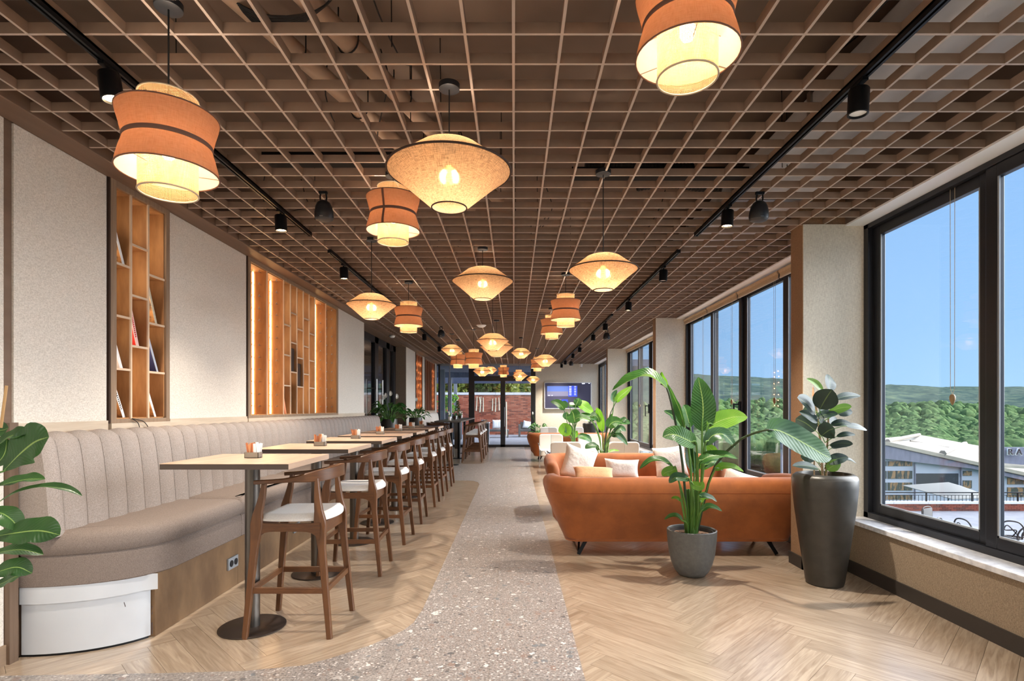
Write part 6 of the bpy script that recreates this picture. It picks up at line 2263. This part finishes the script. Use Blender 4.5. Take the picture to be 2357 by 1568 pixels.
def foliage(n, rx, ry, rz, size, seed, zc, m_, clusters=7):
    rr = random.Random(seed)
    g = MB()
    cs = [(rr.uniform(-.6, .6), rr.uniform(-.6, .6), rr.uniform(-.6, .65), rr.uniform(.35, .6)) for _ in range(clusters)]
    for k in range(n):
        c = cs[k % clusters]
        a = rr.uniform(0, 6.28); e_ = math.asin(rr.uniform(-1, 1)); q = c[3] * rr.uniform(.75, 1.0)
        p = Vector(((c[0] + q * cos(a) * cos(e_)) * rx, (c[1] + q * sin(a) * cos(e_)) * ry, zc + (c[2] + q * sin(e_)) * rz))
        d = Vector((rr.gauss(0, 1), rr.gauss(0, 1), rr.gauss(0, 1))).normalized(); s = d.cross(Vector((rr.gauss(0, 1), rr.gauss(0, 1), 1))).normalized()
        z_ = size * rr.uniform(.6, 1.2)
        b0 = len(g.v); g.v += [tuple(p - s * z_ * .4), tuple(p + d * z_ * .5 - s * 0), tuple(p + s * z_ * .4), tuple(p - d * z_ * .5)]
        g.f.append([b0, b0 + 1, b0 + 2, b0 + 3]); g.uv.append([(0, .5), (.4, 1), (1, .5), (.4, 0)])
    me = g.mesh('foliage', smooth=False); me.materials.append(MATS[m_])
    return me


put('shrub', foliage(500, .6, .3, .45, .12, 5, 1.65, 'strelitzia_bright'), pb)


def tree(label, x, y, z0, h, rw, seed, m_, cat='tree', conifer=False):
    t = thing('conifer_tree' if conifer else 'broadleaf_tree', label, cat, (x, y, z0), group='trees beyond the brick wall')
    put('trunk', MB().tube([(0, 0, 0), (.1, 0, h * .5), (0, 0, h * .8)], [.18, .12, .05], 8), t, m='bark')
    if conifer:
        rr = random.Random(seed); g = MB()
        for k in range(1800):
            u = rr.random(); a = rr.uniform(0, 6.28); r = rw * (1 - u) * rr.uniform(.5, 1) + .05
            p = Vector((r * cos(a), r * sin(a), h * (.15 + .85 * u))); d = Vector((cos(a), sin(a), -.3)).normalized(); s = d.cross(Vector((0, 0, 1))).normalized() * .08
            b0 = len(g.v); g.v += [tuple(p - s), tuple(p + s), tuple(p + d * .35)]
            g.f.append([b0, b0 + 1, b0 + 2]); g.uv.append([(0, 0), (1, 0), (.5, 1)])
        me = g.mesh('foliage', smooth=False); me.materials.append(MATS[m_]); put('foliage', me, t)
    else:
        put('foliage', foliage(4200, rw, rw, h * .46, .30, seed, h * .60, m_, 12), t)
    return t


tree('yellow-green tree above the brick wall, far left beyond the glass', X(1030, 33), 33, -2, 7.2, 1.5, 1, 'tree_leaf')
tree('yellow-green tree above the wall, just left of the door post', X(1074, 36), 36, -2, 7.2, 1.5, 2, 'tree_leaf')
tree('dark green tree above the wall in the left door pane', X(1112, 33.2), 33.2, -2, 7.4, 1.4, 3, 'tree_leaf_dark')
tree('golden-green tree above the wall in the left door pane, near the middle post', X(1146, 36.5), 36.5, -2, 7.4, 1.5, 4, 'tree_leaf')
tree('small conifer above the wall in the right door pane', X(1190, 33.6), 33.6, -1, 4.9, 1.0, 5, 'tree_leaf_dark', conifer=True)
tree('low golden shrub-like tree above the wall at the left of the right door pane', X(1170, 32.2), 32.2, -2, 5.4, .8, 6, 'tree_leaf')
tree('pale tree above the wall at the right of the right door pane', X(1217, 37), 37, -2, 6.0, 1.5, 7, 'tree_leaf')

# terrace furniture
os_ = thing('outdoor_bench', 'dark outdoor bench with two white cushions on the far terrace', 'bench', (X(1138, 27), 27.0, -.02))
put('seat', bx(-.45, .7, -.3, .35, .30, .40), os_, m='outdoor_grey', bevel=.01)
for sx in (-.4, .65):
    for sy in (-.25, .3):
        put('leg', bx(sx - .03, sx + .03, sy - .03, sy + .03, 0, .30), os_, m='outdoor_grey')
for k in (0, 1):
    pillow('%s white cushion on the dark outdoor bench' % ('left', 'right')[k], 'cushion', .38, .46, .14, (X(1142 + 9 * k, 27), 27.05, .62), (-.25, 0, 0), 'paper_white')
oa = thing('outdoor_armchair', 'dark outdoor armchair against the brick wall, right door pane', 'chair', (X(1213, 27.5), 27.6, -.02))
put('seat', bx(-.33, .33, -.35, .35, .28, .38), oa, m='outdoor_grey', bevel=.01)
put('backrest', bx(-.33, .33, .28, .36, .38, .74), oa, m='outdoor_grey')
for s in (-1, 1):
    put('arm', bx(s * .38 - .05, s * .38 + .05, -.35, .36, .0, .62), oa, m='outdoor_grey', bevel=.01)
pillow('grey-white cushion on the dark outdoor armchair', 'cushion', .42, .40, .14, (X(1213, 27.5), 27.55, .58), (-.25, .2, 0), 'paper_white')
oc = thing('outdoor_bar_cabinet', 'grey slatted bar cabinet on the terrace beside the stools', 'cabinet', (X(1117, 21.6), 21.6, -.02))
put('counter_top', bx(-.20, .16, -.25, .6, .84, .88), oc, m='coping')
for k in range(7):
    put('slat', bx(-.19 + .05 * k, -.15 + .05 * k, -.24, -.21, 0.0, .84), oc, m='outdoor_grey')
put('body', bx(-.18, .14, -.205, .58, .0, .84), oc, m='post_grey')
for k in range(3):
    g = thing('tumbler', '%s small glass standing on the grey terrace cabinet' % ['left', 'middle', 'right'][k], 'glass', (X(1110 + 5 * k, 21.6), 21.6, .862))
    put('cup', MB().lathe([(.001, 0), (.03, 0), (.035, .10), (.031, .10), (.026, .006), (.001, .006)], 12), g, m='paper_white')

# ================================================================== OUTSIDE: valley side
from mathutils import noise as mnoise


def interp(tab, x):
    if x <= tab[0][0]: return tab[0][1]
    for (a, b_), (c, d) in zip(tab, tab[1:]):
        if x <= c: return b_ + (d - b_) * (x - a) / (c - a)
    return tab[-1][1]


def hillside(name, ridge, Yr, Y0, pybase, px0, px1, nx, ny, amp, fr, m_, back=True):
    g = MB(); rows = []
    for j in range(ny + 1):
        s = j / ny
        Y = Y0 + (Yr - Y0) * s
        row = []
        for i in range(nx + 1):
            px = px0 + (px1 - px0) * i / nx
            xw = (px - VX) / F * Y
            zr = CAMZ - (interp(ridge, px) - VY) / F * Yr
            zb = CAMZ - (pybase - VY) / F * Y0
            z = zb + (zr - zb) * (s ** .85)
            nz = mnoise.fractal(Vector((xw * fr, Y * fr, 3.1)), .8, 2.1, 5)
            bl_ = abs(mnoise.noise(Vector((xw * fr * 6, Y * fr * 6, 0))))
            z += amp * (nz * (.35 + .65 * (1 - s)) + bl_ * .30)
            row.append((xw, Y, z))
        rows.append(row)
    # back side falls away
    row = [(x * 1.15, Yr * 1.15, z - 30 - abs(z) * .5) for x, y, z in rows[-1]]
    rows.append(row)
    g.quadgrid(rows)
    return struct(name, g, m_)


RID = [(-400, 905), (900, 884), (1180, 876), (1450, 864), (1600, 861), (1700, 868), (1812, 875), (2041, 886), (2120, 889), (2357, 891), (2900, 884), (4200, 900)]
hillside('hill_far', RID, 1800, 800, 975, -300, 4400, 330, 44, 14, .006, 'hill_far')
RM = [(-400, 960), (1500, 935), (1800, 930), (2041, 942), (2150, 935), (2230, 940), (2357, 950), (2900, 940), (4200, 960)]
hillside('hill_mid', RM, 620, 240, 1030, -300, 4400, 420, 56, 9, .02, 'hill_mid')
# nearer woods: rounded tree crowns on the slope, too many to count
g = MB()
rr = random.Random(12)
ico = []
for i in range(5):
    for j in range(8):
        ico.append((sin(pi * (i + .5) / 5) * cos(2 * pi * j / 8), sin(pi * (i + .5) / 5) * sin(2 * pi * j / 8), cos(pi * (i + .5) / 5)))
tabf = [(1000, 962), (1560, 950), (1812, 948), (2041, 962), (2150, 952), (2200, 965), (2357, 958), (3600, 960)]
for k in range(5200):
    fr_ = k >= 3000
    Y = rr.uniform(235, 600) if fr_ else rr.uniform(105, 235)
    px = rr.uniform(1180, 3300)
    xw = (px - VX) / F * Y
    top = CAMZ - (interp(tabf, px) + (235 - Y) * .42 - VY) / F * Y
    r = rr.uniform(1.6, 3.6)
    if fr_:
        s_ = ((Y - 240) / 380); s_ = max(0, s_)
        zr = CAMZ - (interp(RM, px) - VY) / F * 620; zb = CAMZ - 90 / F * 240
        top = zb + (zr - zb) * s_ ** .85 + 5 + rr.uniform(-3, 4); r = rr.uniform(3.5, 6.5)
    b0 = len(g.v)
    ph = rr.uniform(0, 6)
    for x, y, z in ico:
        q = r * (1 + .22 * mnoise.noise(Vector((x * 2 + k, y * 2, z * 2))))
        g.v.append((xw + x * q, Y + y * q, top - r + z * q * 1.05))
    for i in range(4):
        for j in range(8):
            j2 = (j + 1) % 8
            g.f.append([b0 + i * 8 + j, b0 + (i + 1) * 8 + j, b0 + (i + 1) * 8 + j2, b0 + i * 8 + j2]); g.uv.append([(0, 0)] * 4)
    g.ngon([b0 + j for j in range(8)]); g.ngon([b0 + 32 + j for j in range(8)], True)
forest_mat('woods', (70, 94, 62), (90, 112, 74), (114, 130, 86), .5)
fo = put('woodland', g, m='woods'); fo['kind'] = 'stuff'
tag(fo, 'dense green woodland on the slope behind the pale-roofed building', 'woodland')
struct('ground_outside', bx(-900, 1600, -60, 900, -52, -50), 'ground_far')
gs = MB()
gs.quadgrid([[(6, 26, -9), (160, 26, -9)], [(6, 110, -16), (260, 110, -16)], [(6, 240, -34), (500, 240, -34)]])
struct('slope_outside', gs, 'hill_mid')

# big pale-roofed building seen through the nearest window
bd = thing('large_building', 'wide white building with pale pitched roof beyond the terrace', 'building', (0, 0, 0))
YB0 = 52.0; YB1 = 80.0
def P(px, py, Y): return tuple(at(px, py, Y))
def poly(name, pts, m_, par, th=(0, .3, 0)):
    """thick plate from a polygon"""
    g = MB(); n = len(pts); t = Vector(th)
    g.v = [tuple(p) for p in pts] + [tuple(Vector(p) + t) for p in pts]
    g.f = [list(range(n)), list(range(2 * n - 1, n - 1, -1))] + [[i, n + i, n + (i + 1) % n, (i + 1) % n] for i in range(n)]
    g.uv = [[(0, 0)] * len(f) for f in g.f]
    return put(name, g, par, m=m_)
eL = (1700, 938); 
poly('facade', [P(1800, 1240, YB0), P(2560, 1240, YB0), P(2560, 1130, YB0), P(2237, 1072, YB0), P(2043, 1048, YB0), P(1800, 1020, YB0)], 'facade', bd)
poly('eaves_fascia', [P(1800, 995, YB0 - .4), P(2043, 1018, YB0 - .4), P(2237, 1062, YB0 - .4), P(2560, 1132, YB0 - .4), P(2560, 1152, YB0 - .4), P(2237, 1079, YB0 - .4), P(2043, 1057, YB0 - .4), P(1800, 1035, YB0 - .4)], 'fascia_grey', bd, (0, .4, 0))
poly('roof', [P(1800, 995, YB0 - .5), P(2043, 1017, YB0 - .5), P(2237, 1061, YB0 - .5), P(2560, 1131, YB0 - .5), P(2470, 1060, YB1), P(2240, 1024, YB1), P(2116, 1001, YB1), P(2040, 1008, YB1 - 6), P(1850, 1000, YB1 - 8)], 'roof_cream', bd, (0, 0, -.35))
def rbar(a, b_, w):
    return MB().tube([a, b_], w, 6)
put('roof_joint', rbar(P(2170, 1044, YB0 - .4), P(2222, 1021, YB1), .30), bd, m='roof_line')
put('roof_joint', rbar(P(2043, 1016, YB0 - .2), P(2116, 1000.5, YB1), .22), bd, m='roof_line')
put('roof_joint', rbar(P(2095, 1015, 62), P(2200, 1034, 62), .10), bd, m='roof_line')
put('roof_joint', rbar(P(2185, 1042, 60), P(2236, 1052, 60), .10), bd, m='roof_line')
def win(px0, px1, py0, py1, m_='facade_window'):
    f = put('window', bx(P(px0, 0, YB0)[0], P(px1, 0, YB0)[0], YB0 - .06, YB0 + .05, P(0, py1, YB0)[2], P(0, py0, YB0)[2]), bd, m=m_)
    return f
for py0, py1 in ((1062, 1073), (1084, 1102), (1111, 1129), (1139, 1150)):
    win(1960, 2040, py0, py1)
    x0 = 2043
    for k in range(3):
        win(x0 + k * 19, x0 + k * 19 + 18, py0, py1)
    win(2216, 2236, py0 + 22, py1 + 22) if py0 < 1110 else None
    win(2318, 2375, py0 + 38, py1 + 42) if py0 < 1100 else None
win(2108, 2205, 1090, 1126, 'facade_dark')
for px in (2106, 2212):
    put('downpipe', rbar(P(px, 1066, YB0 - .15), P(px, 1150, YB0 - .15), .07), bd, m='fascia_grey')
poly('sign_fascia', [P(2290, 1070, 45), P(2480, 1078, 45), P(2480, 1030, 45), P(2290, 1030, 45)], 'fascia_grey', bd, (0, .3, 0))
poly('side_roof', [P(2300, 1071, 44.6), P(2480, 1078, 44.6), P(2480, 1068, 46), P(2300, 1052, 46)], 'roof_cream', bd, (0, 0, -.2))
for i, (chh, px) in enumerate((('R', 2324), ('A', 2344))):
    for nm, m_, ex_, dy in (('sign_letter_edge', 'paper_white', .035, 0), ('sign_letter', 'letter_dark', 0.0, -.06)):
        cu = bpy.data.curves.new(nm, 'FONT'); cu.body = chh; cu.size = .72; cu.extrude = .05; cu.offset = ex_ ; cu.align_x = 'CENTER'
        ob = bpy.data.objects.new(nm, cu); COL.objects.link(ob)
        dg = bpy.context.evaluated_depsgraph_get()
        me = bpy.data.meshes.new_from_object(ob.evaluated_get(dg))
        bpy.data.objects.remove(ob)
        me.materials.clear(); me.materials.append(MATS[m_])
        q = put(nm, me, bd, loc=P(px, 1047, 44.8), rot=(pi / 2, 0, 0)); q.location.y += dy

# lower terrace with parapet, railing, parasol and wire chairs
struct('terrace_outside', bx(3.6, 60, 2, 24.5, -3.3, -3.06), 'terrace')
pp = thing('terrace_parapet', 'low brick parapet with white cap round the lower terrace', 'wall', (0, 24, 0))
put('mortar_core', bx(6, 60, 0, .25, -3.06, -2.75), pp, m='red_brick')
lay_bricks(pp, 14.0, 27.0, -3.055, -2.752, 19.0, 4, ('brick_dark', 'brick_old', 'brick_dark'))
for k in range(36):
    put('cap_stone', bx(6 + 1.5 * k + .005, 7.5 + 1.5 * k - .005, -.04, .29, -2.75, -2.66), pp, m='coping')
rl = thing('terrace_railing', 'thin black metal railing above the brick parapet', 'railing', (0, 24.12, 0))
put('top_rail', bx(6, 60, -.025, .025, -2.30, -2.26), rl, m='black_metal')
put('lower_rail', bx(6, 60, -.015, .015, -2.40, -2.38), rl, m='black_metal')
for k in range(27):
    put('post', bx(6 + 2 * k, 6.05 + 2 * k, -.02, .02, -2.66, -2.27), rl, m='black_metal')
bb = MB()
for k in range(300):
    bb.box(6 + .16 * k, 6.014 + .16 * k, -.006, .006, -2.66, -2.39)
o = put('balusters', bb, rl, m='black_metal'); o['kind'] = 'stuff'
um = thing('square_parasol', 'big cream square parasol on the terrace beyond the nearest window', 'parasol', (X(2183, 31), 31, -5.5))
az = Z(1110, 31) + 5.5
g = MB()
R_ = 2.1
zz = Z(1128, 31) + 5.5
cor = [(-R_ * .5, -R_ * .75, zz - .25), (R_ * .75, -R_ * .5, zz - .25), (R_ * 1.0, R_ * .85, zz), (-R_ * .6, R_ * .9, zz)]
g.v = cor + [(0, 0, az)] + [(x, y, z - .03) for x, y, z in cor] + [(0, 0, az - .05)]
g.f = [[0, 1, 4], [1, 2, 4], [2, 3, 4], [3, 0, 4], [6, 5, 9], [7, 6, 9], [8, 7, 9], [5, 8, 9], [0, 5, 6, 1], [1, 6, 7, 2], [2, 7, 8, 3], [3, 8, 5, 0]]
g.uv = [[(0, 0)] * len(f) for f in g.f]
put('canopy', g, um, m='umbrella_cream')
put('pole', MB().tube([(0, 0, 0), (0, 0, az - .02)], .04, 8), um, m='post_grey')
rr = random.Random(6)


def wire_chair(label, x, y, rz):
    t = thing('wire_chair', label, 'chair', (x, y, -3.06), rz, group='wire chairs on the lower terrace')
    put('backrest', MB().tube(smooth_path([(-.22, .2, .45), (-.27, .27, .75), (-.18, .32, .95), (0, .33, 1.0), (.18, .32, .95), (.27, .27, .75), (.22, .2, .45)], 26), .022, 6), t, m='wire')
    put('back_loop', MB().tube(smooth_path([(-.18, .24, .5), (.1, .3, .85), (.17, .3, .7), (-.1, .28, .72), (.0, .25, .5)], 20), .018, 6), t, m='wire')
    put('seat', MB().tube([(.25 * cos(a), .24 * sin(a), .45) for a in [2 * pi * k / 20 for k in range(21)]], .022, 6).tube([(-.22, 0, .45), (.22, 0, .45)], .015, 5).tube([(0, -.22, .45), (0, .22, .45)], .015, 5), t, m='wire')
    for k in range(4):
        a = pi / 4 + k * pi / 2
        put('leg', MB().tube([(.2 * cos(a), .2 * sin(a), .45), (.27 * cos(a), .27 * sin(a), 0)], .014, 5), t, m='wire')
    return t


wl_ = ['looped wire chair, left one of the front terrace row', 'looped wire chair, second in the front terrace row', 'looped wire chair, third in the front terrace row', 'looped wire chair, fourth in the front terrace row', 'looped wire chair seen in the second sash', 'looped wire chair at the right edge of the second sash']
for i, (px, Y) in enumerate(((2170, 16.6), (2190, 17.2), (2212, 16.4), (2232, 17.4), (2330, 17.2), (2350, 16.4))):
    wire_chair(wl_[i], X(px, Y), Y, .6 * i)
mc = thing('mesh_chair', 'grey mesh-backed chair on the lower terrace, left of the wire chairs', 'chair', (X(2155, 19.2), 19.2, -3.06), .5)
put('backrest', MB().slab(rrect(-.30, .30, .25, .29, .015), [(.48, 0), (.9, .0), (.95, .01)]), mc, m='outdoor_grey')
put('frame', MB().tube(smooth_path([(-.30, .27, .4), (-.32, .29, .9), (0, .3, 1.0), (.32, .29, .9), (.30, .27, .4)], 20), .02, 6), mc, m='wire')
put('seat', bx(-.28, .28, -.28, .26, .42, .46), mc, m='outdoor_grey')
for sx in (-1, 1):
    for sy in (-1, 1):
        put('leg', MB().tube([(.25 * sx, .25 * sy, .42), (.28 * sx, .28 * sy, 0)], .015, 5), mc, m='wire')
